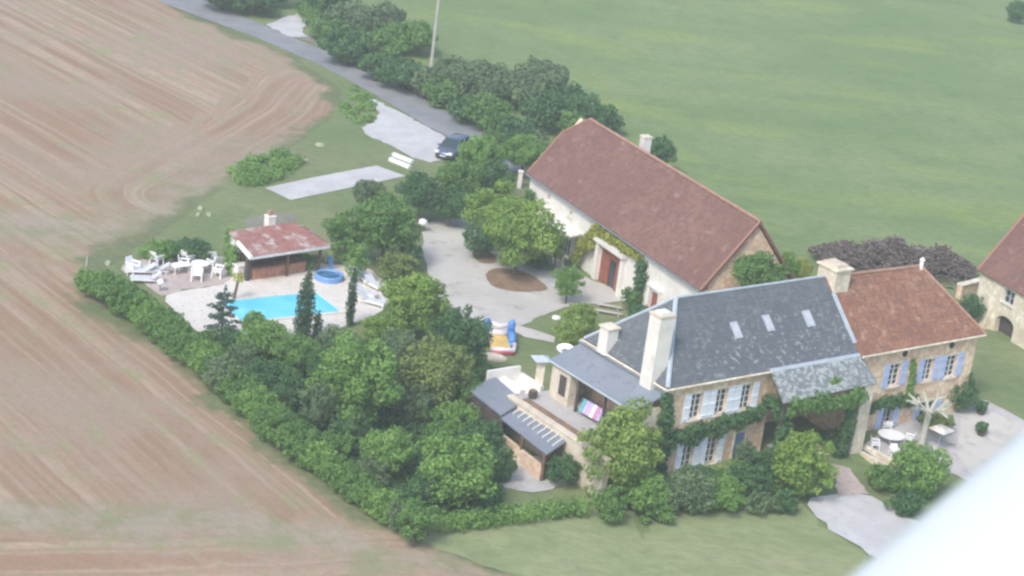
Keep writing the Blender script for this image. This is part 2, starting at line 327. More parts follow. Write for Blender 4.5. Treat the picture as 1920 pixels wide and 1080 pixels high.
def sheet(name, px, m, off, step=.7, jit=.1, grid=1.3, smooth=0, world=False, edgepoly=None, kind='structure'):
    P = [Vector((p[0], p[1], 0)) for p in (px if world else [G(*q) for q in px])]
    if smooth: P = smooth_poly(P, smooth)
    B = resample(P, step, jit)
    xs = np.array([p.x for p in B]); ys = np.array([p.y for p in B])
    gx, gy = np.meshgrid(np.arange(xs.min(), xs.max(), grid), np.arange(ys.min(), ys.max(), grid)); gx = gx.ravel(); gy = gy.ravel()
    k = signed(B, gx, gy) > grid*.45; gx = gx[k]; gy = gy[k]
    vc = [Vector((p.x, p.y)) for p in B]+[Vector((a, b)) for a, b in zip(gx, gy)]
    r = delaunay_2d_cdt(vc, [], [list(range(len(B)))], 1, 1e-4)
    co = np.array([(v.x, v.y) for v in r[0]]); z = hgt(co[:, 0], co[:, 1])+off
    me = bpy.data.meshes.new(name); me.from_pydata(np.column_stack([co, z]).tolist(), [], [tuple(f) for f in r[2]])
    me.materials.append(M[m])
    if edgepoly is not None:
        a = me.attributes.new('edge', 'FLOAT', 'POINT'); a.data.foreach_set('value', signed(edgepoly, co[:, 0], co[:, 1]).astype(np.float32))
        X, Y = co[:, 0], co[:, 1]
        def seg(pts):
            d = np.full(X.shape, 1e9)
            for (a0, b0) in zip(pts[:-1], pts[1:]):
                q0, q1 = G(*a0), G(*b0); L2 = (q1-q0).length_squared; tt = np.clip(((X-q0.x)*(q1.x-q0.x)+(Y-q0.y)*(q1.y-q0.y))/L2, 0, 1)
                d = np.minimum(d, np.hypot(X-q0.x-tt*(q1.x-q0.x), Y-q0.y-tt*(q1.y-q0.y)))
            return d
        def line(a0, b0):
            q0, q1 = G(*a0), G(*b0); e = (q1-q0).normalized(); return -(X-q0.x)*e.y+(Y-q0.y)*e.x
        dT = seg([(640, 170), (600, 222), (525, 270), (445, 318), (360, 370)]); dB = seg([(-300, 1060), (300, 1050), (740, 1030), (1100, 1100)])
        dU = line((310, 12), (590, 140)); dH = line((118, 525), (740, 1015))
        row = np.where(line((-300, 420), (118, 500)) > 0, dU, dH+300); row = np.where((dT < 9) & (line((-300, 420), (118, 500)) > 12), dT+80, row); row = np.where(dB < 3.5, dB+150, row)
        a = me.attributes.new('row', 'FLOAT', 'POINT'); a.data.foreach_set('value', row.astype(np.float32))
        tk = np.minimum(seg([(-300, 410), (60, 425), (200, 440), (380, 360), (520, 285)]), seg([(-300, 985), (120, 965), (420, 975), (740, 1045), (1100, 1090)])*1.9)
        a = me.attributes.new('track', 'FLOAT', 'POINT'); a.data.foreach_set('value', tk.astype(np.float32))
    bm = bmesh.new(); bm.from_mesh(me); bmesh.ops.recalc_face_normals(bm, faces=bm.faces[:])
    if sum(f.normal.z for f in bm.faces) < 0: bmesh.ops.reverse_faces(bm, faces=bm.faces[:])
    bm.to_mesh(me); bm.free()
    o = bpy.data.objects.new(name, me); COL.objects.link(o); o['kind'] = kind; return o
# the ground: one sheet, finer near the houses
ax = np.concatenate([[-1500, -900, -500, -300, -200], np.arange(-140, 141, 1.5), [200, 300, 500, 900, 1500]])
ay = np.concatenate([[-300, -150, 0, 50], np.arange(80, 321, 1.5), [400, 550, 800, 1300, 2200]])
GX, GY = np.meshgrid(ax, ay); nx = len(ax); V = np.column_stack([GX.ravel(), GY.ravel(), hgt(GX.ravel(), GY.ravel())-.05])
F_ = [(j*nx+i, j*nx+i+1, (j+1)*nx+i+1, (j+1)*nx+i) for j in range(len(ay)-1) for i in range(nx-1)]
me = bpy.data.meshes.new('meadow'); me.from_pydata(V.tolist(), [], F_); me.materials.append(M['meadow'])
g = bpy.data.objects.new('ground', me); COL.objects.link(g); g['kind'] = 'structure'
# ploughed field; its rows follow its own edge
fe = [(270, -60), (310, 12), (400, 52), (515, 100), (590, 140), (625, 178), (600, 222), (525, 270), (445, 318), (400, 352), (330, 385), (262, 425), (190, 455), (140, 492), (118, 525),
      (165, 580), (250, 650), (340, 715), (430, 785), (520, 868), (600, 925), (680, 972), (740, 1015), (800, 1050), (1000, 1085), (1150, 1130), (1150, 1500), (-500, 1400), (-700, 600), (-500, -60)]
fpoly = smooth_poly([G(*q) for q in fe], 2)
big = [G(*q) for q in [(290, -100), (430, 40), (530, 85), (610, 125), (655, 175), (625, 250), (550, 300), (480, 345), (420, 375), (350, 410), (300, 460), (215, 500), (170, 540), (260, 620), (360, 690), (450, 760), (540, 835), (620, 890), (700, 940), (770, 985), (850, 1015), (1010, 1045), (1250, 1100), (1250, 1600), (-600, 1500), (-900, 600), (-600, -100)]]
sheet('ploughed_field', big, 'field', -.02, 1.0, .05, 1.3, world=True, edgepoly=fpoly)
sheet('lawn', [(380, 20), (640, 135), (800, 235), (900, 290), (1010, 330), (1080, 420), (1330, 545), (1500, 520), (1800, 560), (1850, 560), (1960, 640), (2060, 900), (2060, 1110), (1660, 1110), (1250, 1060), (1000, 1040),
               (800, 1000), (700, 930), (560, 840), (400, 720), (260, 620), (175, 545), (200, 500), (300, 440), (420, 350), (560, 270), (625, 215), (640, 170), (560, 110), (420, 50)], 'lawn', 0, 1.2, .15, 1.5)
sheet('dry_lawn', [(800, 1020), (850, 985), (1000, 965), (1100, 955), (1300, 955), (1500, 945), (1540, 985), (1620, 1035), (1640, 1060), (1700, 1150), (1200, 1150), (900, 1060)], 'verge', .03, .8, .2, 1.2)
RU = [(250, -60), (370, -4), (500, 50), (640, 108), (700, 137), (790, 183), (905, 248), (1010, 300)]
RL = [(160, -60), (275, -6), (390, 38), (470, 66), (600, 122), (700, 176), (800, 236), (870, 272), (960, 325)]
sheet('road', RU+RL[::-1], 'road', .03, 1.5, .04, 1.5)
sheet('road_verge', [(500, 47), (640, 104), (700, 132), (790, 178), (910, 243), (1030, 300), (1050, 285), (930, 228), (800, 160), (700, 118), (640, 92), (505, 38)], 'rubble', .02, 1, .25, 1.5)
sheet('gravel_patch', [(500, 48), (530, 34), (565, 24), (575, 45), (565, 60), (582, 71), (545, 70)], 'gravel', .05, .6, .12)
sheet('parking_gravel', [(697, 184), (760, 216), (830, 254), (872, 280), (835, 300), (806, 306), (775, 296), (730, 272), (683, 252), (678, 240), (695, 232), (712, 215), (700, 200)], 'gravel', .05, .6, .12)
sheet('boules_court', [(497, 353), (590, 333), (706, 311), (760, 331), (545, 376)], 'gravel', .05, 1, 0)
sheet('yard_gravel', [(790, 440), (800, 418), (880, 405), (930, 395), (1010, 440), (1060, 500), (1110, 525), (1165, 548), (1190, 562), (1140, 568), (1090, 570), (1050, 580), (1012, 594), (975, 612), (1005, 621), (1045, 633), (1038, 644),
                      (985, 632), (955, 620), (925, 618), (880, 610), (840, 590), (820, 560), (800, 500)], 'gravel2', .04, .6, .08)
sheet('flower_bed', [(908, 522), (915, 508), (945, 502), (990, 512), (1030, 540), (1020, 547), (975, 549), (930, 543)], 'soil', .07, .5, .04, 1, 2)
sheet('flower_bed', [(890, 490), (885, 470), (905, 466), (928, 480), (935, 492), (910, 497)], 'soil', .07, .5, .04, 1, 2)
sheet('stone_path', [(985, 500), (1000, 495), (1040, 525), (1045, 540), (1028, 540), (1005, 512)], 'gravel', .08, .5, .05)
sheet('pool_deck', [(300, 558), (345, 545), (400, 538), (428, 531), (445, 505), (530, 490), (640, 498), (690, 500), (728, 535), (735, 560), (712, 590), (655, 612), (590, 628), (450, 645), (378, 632), (335, 590)], 'deck', .05, .8, .03, 1.3, 1)
sheet('sun_patio', [(225, 505), (245, 490), (300, 484), (440, 482), (446, 510), (430, 530), (400, 537), (345, 544), (302, 556), (262, 528)], 'patio', .04, .6, .06)
sheet('rubble_patch', [(455, 412), (530, 398), (560, 404), (545, 430), (470, 440)], 'rubble', .03, .6, .15)
sheet('front_gravel', [(1503, 937), (1560, 928), (1620, 926), (1668, 950), (1708, 976), (1770, 1000), (1900, 990), (1900, 1120), (1640, 1050), (1600, 1020), (1545, 985)], 'gravel', .08, .7, .08, 1.2, 1)
sheet('brick_path', [(1548, 868), (1592, 880), (1628, 928), (1570, 935), (1566, 900)], 'patio', .10, .5, .06)
sheet('house_patio', [(1610, 838), (1700, 790), (1790, 770), (1815, 748), (1850, 752), (1940, 800), (1990, 900), (1860, 930), (1790, 890), (1740, 880), (1690, 885)], 'slab', .06, .7, .05)
sheet('side_gravel', [(1800, 800), (1800, 778), (1850, 770), (1905, 792), (1980, 850), (1930, 900), (1820, 890), (1790, 850)], 'gravel2', .09, .7, .08)
sheet('pergola_patio', [(930, 915), (960, 860), (1010, 855), (1060, 880), (1080, 905), (1000, 925)], 'slab', .05, .7, .08)

# ------------------------------------------------------------------ building helpers
def wall_open(mb, x0, x1, y0, y1, z0, z1, ops=()):
    """wall along local x with real openings (xa, xb, za, zb)"""
    xs = sorted({x0, x1, *[o[0] for o in ops], *[o[1] for o in ops]}); zs = sorted({z0, z1, *[o[2] for o in ops], *[o[3] for o in ops]})
    for i in range(len(xs)-1):
        for j in range(len(zs)-1):
            cx = (xs[i]+xs[i+1])/2; cz = (zs[j]+zs[j+1])/2
            if any(o[0] < cx < o[1] and o[2] < cz < o[3] for o in ops): continue
            mb.box(xs[i], xs[i+1], y0, y1, zs[j], zs[j+1])
def window(par, x0, x1, z0, z1, y, fm='framewhite', surround='palestone', cols=2, rows=4, rec=.16):
    s = .12; f = MB(); t = .07; yy = y+rec
    f.box(x0, x0+t, yy, yy+.06, z0, z1); f.box(x1-t, x1, yy, yy+.06, z0, z1); f.box(x0+t, x1-t, yy, yy+.06, z0, z0+t); f.box(x0+t, x1-t, yy, yy+.06, z1-t, z1)
    for i in range(1, cols): c = x0+(x1-x0)*i/cols; f.box(c-.045, c+.045, yy-.01, yy+.05, z0+t, z1-t)
    for j in range(1, rows): c = z0+(z1-z0)*j/rows; f.box(x0+t, x1-t, yy+.003, yy+.04, c-.022, c+.022)
    o = f.build('window', fm, par)
    w = MB(); w.box(x0-s, x1+s, y-.04, y-.002, z1+.002, z1+s*1.4); w.build('lintel', surround, o)
    w = MB(); w.box(x0-s, x1+s, y-.12, y-.002, z0-s, z0-.002); w.build('sill', surround, o)
    g = MB(); g.box(x0+.01, x1-.01, yy+.065, yy+.09, z0+.01, z1-.01); g.build('pane', 'glass', o); return o
def shutter(par, x0, x1, z0, z1, y, m='shutterwhite', open_=0):
    s = MB(); s.box(x0, x1, y-.05, y-.004, z0, z1)
    for c in (z0+.22, z1-.3, (z0+z1)/2): s.box(x0+.04, x1-.04, y-.085, y-.052, c-.05, c+.05)
    n = max(2, int((x1-x0)/.16))
    return s.build('shutter', m, par)
def chimney(name, par, x0, x1, y0, y1, z0, z1, m, cap, pots=0, lip=.1):
    c = MB(); c.box(x0, x1, y0, y1, z0, z1); o = c.build(name, m, par)
    k = MB(); k.bbox(x0-lip, x1+lip, y0-lip, y1+lip, z1, z1+.14); 
    k.build('chimney_cap', cap, o)
    for i in range(pots):
        p = MB(); cx = x0+(x1-x0)*(i+.5)/pots; p.lathe([(.16, z1+.14), (.12, z1+.5), (.15, z1+.52)], cx, (y0+y1)/2, 10); p.build('chimney_pot', 'brick', o)
    return o
# ================================================================== MAIN HOUSE
H = thing('slate_roof_house', 'ochre stone house with blue-grey slate roof, three skylights and white-blue shutters', 'house', (MO[0], MO[1], 0), MA)
L, Wd, HE, HR = 17.15, 8.8, 6.0, 10.13
mb = MB(); ups = [(1.9+2.2*i+.62, 1.9+2.2*i+1.58, 3.3, 5.1) for i in range(3)]
los = [(1.95+2.1*i+.55, 1.95+2.1*i+1.5, -.25, 1.7) for i in range(2)]
porch = (9.6, 16.5, -1.6, 3.6)
wall_open(mb, .3, L, .3, .75, -1.6, HE-.12, ups+los+[(7.05, 7.95, -1.1, 1.6), porch])
mb.box(.3, .75, .752, Wd-.3, -1.6, HE-.12); mb.box(.752, L, Wd-.75, Wd-.3, -1.6, HE-.12); mb.box(L-.45, L, .752, Wd-.752, -1.6, HE-.12)
mb.box(9.6, 16.5, 3.6, 3.9, -1.6, 3.6); mb.box(9.3, 9.598, .752, 3.9, -1.6, 3.6); mb.box(16.502, 16.69, .752, 3.9, -1.6, 3.6); mb.box(9.3, 16.69, .752, 3.9, 3.602, 3.8)
mb.build('wall', 'stone', H)
for o in ups: window(H, *o, .3)
for i in range(3):
    a = 1.9+2.2*i; shutter(H, a+.03, a+.6, 3.22, 5.18, .3); shutter(H, a+1.6, a+2.17, 3.22, 5.18, .3)
for o in los: window(H, *o, .3)
for i in range(2):
    a = 1.95+2.1*i; shutter(H, a, a+.53, -.33, 1.8, .3); shutter(H, a+1.52, a+2.05, -.33, 1.8, .3)
d = MB(); d.box(7.05, 7.95, .38, .44, -1.1, 1.6)
for zz in (-.9, .1): d.box(7.17, 7.83, .35, .378, zz, zz+.8)
d = d.build('door', 'bluedoor', H)
k = MB(); k.box(7.80, 7.86, .30, .35, .2, .34); k.build('handle', 'metal', d)
s = MB(); s.box(6.9, 7.03, .24, .298, -1.1, 1.75); s.box(7.97, 8.1, .24, .298, -1.1, 1.75); s.box(6.9, 8.1, .22, .298, 1.752, 1.9); s.build('door_surround', 'palestone', H)
# roof: hipped on the left, straight verge on the right
zt = .1
r = MB(); S = 3.57; e = .0
FL, BL_, FR, BR_ = (0, 0, HE), (0, Wd, HE), (L, 0, HE), (L, Wd, HE); A, Bp = (S, Wd/2, HR), (L, Wd/2, HR)
r.slab([FL, FR, Bp, A], .16); r.slab([BL_, FL, A], .16); r.slab([BR_, BL_, A, Bp], .16)
roof = r.build('roof', 'slate', H)
k = MB(); k.tube([Vector(A)+Vector((-.05, 0, .03)), Vector(Bp)+Vector((0, 0, .03))], .10, 8); k.tube([Vector(FL)+Vector((.02, .02, .04)), Vector(A)+Vector((0, 0, .04))], .17, 8); k.tube([Vector(BL_)+Vector((.02, -.02, .04)), Vector(A)+Vector((0, 0, .04))], .10, 8)
k.build('ridge_capping', 'zinc', roof)
k = MB(); k.tube([(-.1, -.08, HE-.08), (9, -.08, HE-.08)], .085, 8); k.tube([(-.1, -.1, HE-.1), (-.1, Wd+.1, HE-.1)], .085, 8); k.build('gutter', 'palestone', roof)
k = MB(); k.slab([(8.9, -.13, 5.93), (L+.1, -.13, 5.93), (L+.1, .05, 6.12), (8.9, .05, 6.12)], .05); k.build('valley_flashing', 'zinc', roof)
sl_ = (HR-HE)/(Wd/2)
for cx, cy, w_ in ((7.43, 2.3, .6), (10.4, 2.4, .6), (14.05, 2.3, .7)):
    v = MB(); cz = HE+sl_*cy; t = Vector((0, 1, sl_)).normalized(); nn = Vector((0, -sl_, 1)).normalized(); c = Vector((cx, cy, cz))
    q = [c+Vector((sx*w_/2, 0, 0))+t*(sy*.6)+nn*.1 for sx, sy in ((-1, -1), (1, -1), (1, 1), (-1, 1))]; v.slab(q, .16); sk_ = v.build('skylight', 'zinc', roof)
    v = MB(); q = [c+Vector((sx*(w_/2-.1), 0, 0))+t*(sy*.46)+nn*.125 for sx, sy in ((-1, -1), (1, -1), (1, 1), (-1, 1))]; v.slab(q, .02); v.build('pane', 'skyglass', sk_)
c = chimney('chimney', H, -.35, .85, 1.25, 2.35, -.8, 10.35, 'white', 'palestone', 0, .06); c['label'] = 'tall white rendered chimney on the hipped end'
k = MB(); k.box(-.15, .65, 1.45, 2.15, 10.49, 10.62); k.build('chimney_slab', 'white', c)
c = chimney('chimney', H, -.2, .7, 6.2, 7.1, 5.8, 7.6, 'white', 'palestone', 0, .08); c['label'] = 'short pale chimney low on the hipped end'
c = chimney('chimney', H, 17.35, 18.75, 3.5, 5.3, 8.2, 10.75, 'palestone', 'palestone', 0, .14); c['label'] = 'broad stone chimney between slate and red tile roofs'
k = MB(); k.box(17.55, 18.55, 3.7, 5.1, 10.89, 11.1); k.build('chimney_slab', 'cream', c)
k = MB(); k.slab([(17.1, .6, HE+sl_*.6+.06), (17.45, .6, HE+sl_*.6+.06), (17.45, 3.4, HE+sl_*3.4+.06), (17.1, 3.4, HE+sl_*3.4+.06)], .05); k.build('verge_flashing', 'zinc', roof)
# porch roof and pier
P4 = [(8.75, -1.95, 4.5), (17.75, -1.65, 4.5), (17.2, -.02, 5.98), (9.0, -.02, 5.98)]
p = MB(); p.slab(P4, .14); p.build('porch_roof', 'lichenslate', H)
p = MB(); p.bbox(16.45, 17.55, -1.6, -.2, -1.5, 4.42, .05); p.build('porch_pier', 'palestone', H)
p = MB(); p.box(9.0, 9.14, -1.75, -1.6, -1.3, 4.35); p.build('porch_post', 'darkwood', H)
p = MB(); p.box(9.0, 16.44, -1.75, -1.58, 4.2, 4.38); p.build('porch_beam', 'wood', H)
# lean-to roof on the hipped side
p = MB(); p.slab([(-2.35, .2, 4.7), (.28, .2, 5.62), (.28, 9.1, 5.62), (-2.35, 9.2, 4.7)], .12); lr = p.build('lean_to_roof', 'flatslate', H)
p = MB(); p.tube([(-2.42, .2, 4.62), (-2.42, 9.2, 4.62)], .08); p.build('gutter', 'zinc', lr)
p = MB(); p.slab([(-.1, .1, 5.72), (.34, .1, 5.78), (.34, 9.2, 5.78), (-.1, 9.2, 5.72)], .05); p.build('valley_flashing', 'zinc', lr)
for yy, w_ in ((.5, .2), (3.2, .16), (6.0, .16)):
    p = MB(); p.box(-2.25, -2.25+w_, yy, yy+w_, 2.1, 4.55); p.build('lean_to_post', 'darkwood', H)
p = MB(); p.box(-2.2, .299, 8.2, 8.95, 2.1, 4.66); p.box(-2.25, -1.4, 6.9, 8.198, 2.1, 4.6); p.build('lean_to_wall', 'cream', H)
p = MB(); p.box(-2.29, -2.255, 7.25, 7.95, 2.7, 4.1); p.build('wall_shutter', 'darkwood', H)
p = MB(); p.box(-2.26, .298, .2, .5, -1.4, 4.6); p.build('lean_to_side_wall', 'cream', H)
# ================================================================== terrace in front of the lean-to
T = thing('raised_terrace', 'raised stone terrace between lean-to and slate pergola', 'terrace', (MO[0], MO[1], 0), MA)
p = MB(); p.box(-5.0, .25, 0.2, 9.6, -1.6, 2.1); p.box(.3, .9, 8.9, 9.6, -1.6, 2.1); p.build('terrace_base', 'cream', T)
p = MB(); p.box(-5.0, .25, .25, 9.6, 2.102, 2.16); p.build('terrace_floor', 'slab', T)
p = MB(); p.box(-5.55, -5.15, -1.4, 9.0, -1.5, 2.5); p.bbox(-5.62, -5.08, -1.5, 9.1, 2.502, 2.62); p.build('parapet_wall', 'cream', T)
p = MB(); p.box(-4.75, -4.2, .6, 8.6, 2.162, 2.4); p.build('planter', 'soil', T)
o = thing('white_garden_stair', 'white rendered stair block beside the pergola roof', 'stairs', frame_pt(MO, MA, (-3.6, 10.9, 0)), MA)
p = MB()
p.box(-1.2, 1.4, -1.0, 1.3, -1, 1.7)
p.build('stair_block', 'white', o)
for i in range(3):
    p = MB(); p.box(-1.2+i*.45, -.76+i*.45, -1.0, 1.3, 1.702, 1.95+.2*i); p.build('step', 'white', o)
p = MB(); p.box(-1.3, 1.4, 1.302, 1.55, -1, 2.9); p.box(1.402, 1.65, -1.0, 1.55, -1, 2.4); p.build('parapet', 'white', o)
# ================================================================== pergola
pg = thing('slate_pergola', 'long low shed with dark slate roof and pale glazed bars', 'shed', G(925, 770), 0)
zc = 2.0
c0, c1, c2, c3 = G(880, 737, zc), G(925, 715, zc), G(1060, 832, zc), G(1025, 852, zc)
bz = pg.location
def loc(v): return v-bz
mid0, mid1 = c0.lerp(c3, .42), c1.lerp(c2, .42)
up = Vector((0, 0, .35))
p = MB(); p.slab([loc(x) for x in (c0+up*.6, mid0+up*.6, mid1+up*1.2, c1+up*1.2)], .14); p.build('roof', 'flatslate', pg)
p = MB(); p.slab([loc(x) for x in (mid0, c3, c2+up*.5, mid1+up*.5)], .1); gr = p.build('lower_roof', 'flatslate', pg)
for i in range(9):
    a = mid0.lerp(c3, .06+i*.11); b = (mid1+up*.5).lerp(c2+up*.5, .06+i*.11); a = a.lerp(b, .45)
    p = MB(); p.tube([loc(a+Vector((0, 0, .05))), loc(b+Vector((0, 0, .05)))], .055, 6); p.build('roof_bar', 'white', gr)
for i, q in enumerate((c0, mid0, mid0.lerp(c3, .5), c3, c2, c1)):
    q = q.lerp((c0+c2)/2, .05); b = Vector((q.x, q.y, hz(q.x, q.y)-.3)); p = MB(); p.tube([loc(b), loc(q)], .11, 6); p.build('post', 'wood', pg)
inn = lambda q: q.lerp((c0+c2)/2, .06)
def vwall(par, a, b, z1, m, name, th=.12):
    d = (b-a).normalized(); n = Vector((-d.y, d.x, 0)).normalized()*th; zb = min(hz(a.x, a.y), hz(b.x, b.y))-.4
    p = MB(); vs = []
    for q in (a-n, b-n, b+n, a+n): vs.append(Vector((q.x, q.y, zb)))
    for q, zz in ((a-n, z1), (b-n, z1), (b+n, z1), (a+n, z1)): vs.append(Vector((q.x, q.y, zz)))
    p.mesh([loc(v) for v in vs], [(3, 2, 1, 0), (4, 5, 6, 7), (0, 1, 5, 4), (1, 2, 6, 5), (2, 3, 7, 6), (3, 0, 4, 7)]); return p.build(name, m, par)
vwall(pg, inn(c0), inn(mid0), c0.z-.1, 'darkwood', 'shade_toned_wall')  # dark wall colour stands in for shadow along the side under the roof
vwall(pg, inn(c1), inn(c2), c1.z-.3, 'cream', 'back_wall')
vwall(pg, inn(mid0), inn(c3), c3.z-1.0, 'stone', 'front_wall')
vwall(pg, inn(c3), inn(c2), c3.z-.25, 'darkwood', 'end_wall')
# ================================================================== RED ROOF HOUSE
Rr = thing('red_roof_house', 'stone house with red tiled roof and lavender-blue shutters joined to slate house', 'house', frame_pt(MO, MA, (L+.02, 0, 0)), MA)
RL_ = 30.0-L-.02; o0 = L+.02
ru = [(20.45-o0+.55, 22.75-o0-.65, 2.9, 4.6), (24.0-o0+.5, 26.0-o0-.5, 2.8, 4.5), (26.3-o0+.55, 28.5-o0-.55, 2.75, 4.45)]
rd = [(20.7-o0+.5, 22.7-o0-.5, -1.2, 1.2), (24.5-o0+.5, 27.3-o0-.9, -1.2, 1.1)]
mb = MB(); wall_open(mb, 0, RL_-.3, .3, .75, -1.8, 5.85, ru+rd); mb.box(RL_-.75, RL_-.3, .752, Wd-.3, -1.8, 5.85); mb.box(0, RL_-.752, Wd-.75, Wd-.3, -1.8, 5.85)
mb.build('wall', 'stone', Rr)
ends = [(20.4-o0, 22.8-o0), (23.95-o0, 26.05-o0), (26.2-o0, 28.6-o0)]
for (x0, x1, z0, z1), (a, b) in zip(ru, ends):
    window(Rr, x0, x1, z0, z1, .3); shutter(Rr, a, x0-.03, z0-.06, z1+.1, .3, 'shutterblue'); shutter(Rr, x1+.03, b, z0-.06, z1+.1, .3, 'shutterblue')
for (x0, x1, z0, z1), (a, b) in zip(rd, [(20.6-o0, 22.8-o0), (24.4-o0, 27.4-o0)]):
    window(Rr, x0, x1, z0, z1, .3, 'greyblue', rows=3); shutter(Rr, a, x0-.03, z0-.06, z1+.1, .3, 'shutterblue'); shutter(Rr, x1+.03, b if b-x1 < .9 else x1+.8, z0-.06, z1+.1, .3, 'shutterblue')
for cx in (22.2-o0, 27.0-o0):
    p = MB(); p.lathe([(.24, 0), (.24, .05)], 0, 0, 12); p.build('vent', 'dark', Rr, loc=(cx, .29, 5.3), rot=(R_(90), 0, 0))
r = MB(); hx0, hx1 = 0.0, 26.9-o0
FL, FR, BRr, BLr = (0, -.05, 5.9), (RL_+.05, -.05, 5.9), (RL_+.05, Wd, 5.9), (0, Wd, 5.9); A2, B2 = (0, 4.4, 10.02), (hx1, 4.4, 9.85)
r.slab([FL, FR, B2, A2], .16); r.slab([FR, BRr, B2], .16); r.slab([BRr, BLr, A2, B2], .16)
rf = r.build('roof', 'redroof', Rr)
k = MB(); k.tube([Vector(A2)+Vector((1.6, 0, .02)), Vector(B2)], .13, 8); k.tube([Vector(FR), Vector(B2)], .1, 8); k.tube([Vector(BRr), Vector(B2)], .1, 8); k.build('ridge_tiles', 'ridge', rf)
k = MB(); k.tube([(0.3, -.12, 5.82), (RL_, -.12, 5.82)], .08, 8); k.build('gutter', 'palestone', rf)
p = MB(); p.lathe([(.16, 9.6), (.16, 10.3), (.22, 10.35), (.05, 10.55)], hx1-.1, 4.3, 10); p.build('vent_pipe', 'white', rf)
# ================================================================== BARN
BO, BA = (-.068, 172.764), -59.84
Bn = thing('long_barn', 'long cream farmhouse with brown tiled roof and red barn door', 'farmhouse', (BO[0], BO[1], 0), BA)
BL, BW, BE, BR = 27.72, 8.7, 4.77, 10.0; bs2 = (BR-BE)/(BW/2)
ops = [(3.4, 3.9, 3.5, 3.95), (7.25, 7.75, 3.45, 3.95), (12.9, 16.3, -.3, 2.85), (6.9, 8.1, .1, 2.2), (4.4, 5.4, .1, 2.1), (20.9, 22.1, -.3, 2.15)]
mb = MB(); wall_open(mb, .3, BL-.25, .3, .75, -.6, BE-.1, ops); mb.build('wall', 'white', Bn)
mb = MB(); 
for x0, x1 in ((.3, .75), (BL-.7, BL-.25)):
    mb.prism([(.752, -.6), (BW-.3, -.6), (BW-.3, BE-.1), (BW/2, BR-.35), (.752, BE+.4)], 0, x0, x1)
mb.box(.752, BL-.702, BW-.75, BW-.3, -.6, BE-.1); mb.build('gable_wall', 'stone', Bn)
for o in ops[:2]: window(Bn, *o, .3, cols=2, rows=1)
window(Bn, *ops[3], .3, 'greyblue', rows=3); window(Bn, *ops[4], .3, 'greyblue', rows=3)
d = MB()
for x0, x1 in ((12.9, 14.2), (15.25, 16.3)):
    d.box(x0, x1, .42, .5, -.3, 2.85)
    for zz in (0, 1.3, 2.4): d.box(x0+.08, x1-.08, .38, .418, zz, zz+.14)
d.box(14.2, 15.25, .42, .5, 2.3, 2.85)
d = d.build('barn_door', 'redwood', Bn)
k = MB(); k.box(14.2, 15.25, .5, .56, -.3, 2.3); k.build('door_glazing', 'glass', d)
s = MB(); s.box(12.45, 12.88, -.0, .298, -.6, 3.25); s.box(16.32, 16.75, -.0, .298, -.6, 3.25); s.box(12.3, 16.9, -.25, .298, 3.252, 3.62); s.build('door_surround', 'white', Bn)
d = MB(); d.box(20.9, 22.1, .42, .5, -.3, 2.15); d.build('side_door', 'redwood', Bn)
s = MB(); s.box(20.55, 20.88, .1, .298, -.6, 2.5); s.box(22.12, 22.4, .1, .298, -.6, 2.5); s.box(20.5, 22.45, .0, .298, 2.502, 2.7); s.build('door_surround', 'white', Bn)
s = MB(); s.slab([(3.0, -1.3, 2.62), (9.9, -1.3, 2.62), (9.9, .295, 2.9), (3.0, .295, 2.9)], .14); cn = s.build('canopy', 'white', Bn)
for x in (3.2, 6.4, 9.6):
    s = MB(); s.box(x, x+.12, -1.2, -1.08, -.2, 2.5); s.build('canopy_post', 'framewhite', cn)
z1 = 8.35; yk = (z1-BE)/bs2; hx = 1.9
r = MB(); r.slab([(0, 0, BE), (BL, 0, BE), (BL, BW/2, BR), (hx, BW/2, BR), (0, yk, z1)], .16)
r.slab([(BL, BW, BE), (0, BW, BE), (0, BW-yk, z1), (hx, BW/2, BR), (BL, BW/2, BR)], .16); r.slab([(0, yk, z1), (hx, BW/2, BR), (0, BW-yk, z1)], .14)
rf = r.build('roof', 'barnroof', Bn)
k = MB(); k.tube([(hx, BW/2, BR+.02), (BL, BW/2, BR+.02)], .12, 8); k.build('ridge_tiles', 'ridge', rf)
k = MB(); k.tube([(0.05, 0, BE+.03), (.05, yk, z1+.03), (hx, BW/2, BR+.03)], .09, 8); k.build('verge_tiles', 'ridgeorange', rf); k = MB(); k.tube([(BL-.1, 0, BE+.04), (BL-.1, BW/2, BR+.04), (BL-.1, BW, BE+.04)], .1, 8); k.build('verge_tiles', 'ridgeorange', rf)
k = MB(); k.tube([(0, -.08, BE-.09), (BL, -.08, BE-.09)], .09, 8); k.build('gutter', 'metal', rf)
chimney('chimney', Bn, 7.8, 8.5, 5.7, 6.4, 7.4, 10.35, 'white', 'palestone', 0, .05)
# ================================================================== THIRD HOUSE at the right edge
to = G(1822, 597); TA = -60.4
Th = thing('stone_outhouse', 'pale stone house at the right edge with arched doorway', 'house', (to.x, to.y, 0), TA)
TL, TW, TE, TR = 13.0, 8.4, 4.35, 9.8; ts = (TR-TE)/(TW/2)
aw = (2.75, 4.95)
ops = [(3.05, 4.3, 2.7, 3.85), (aw[0], aw[1], -.6, 1.7)]
mb = MB(); wall_open(mb, 0, TL, 0, .5, -.8, TE, ops)
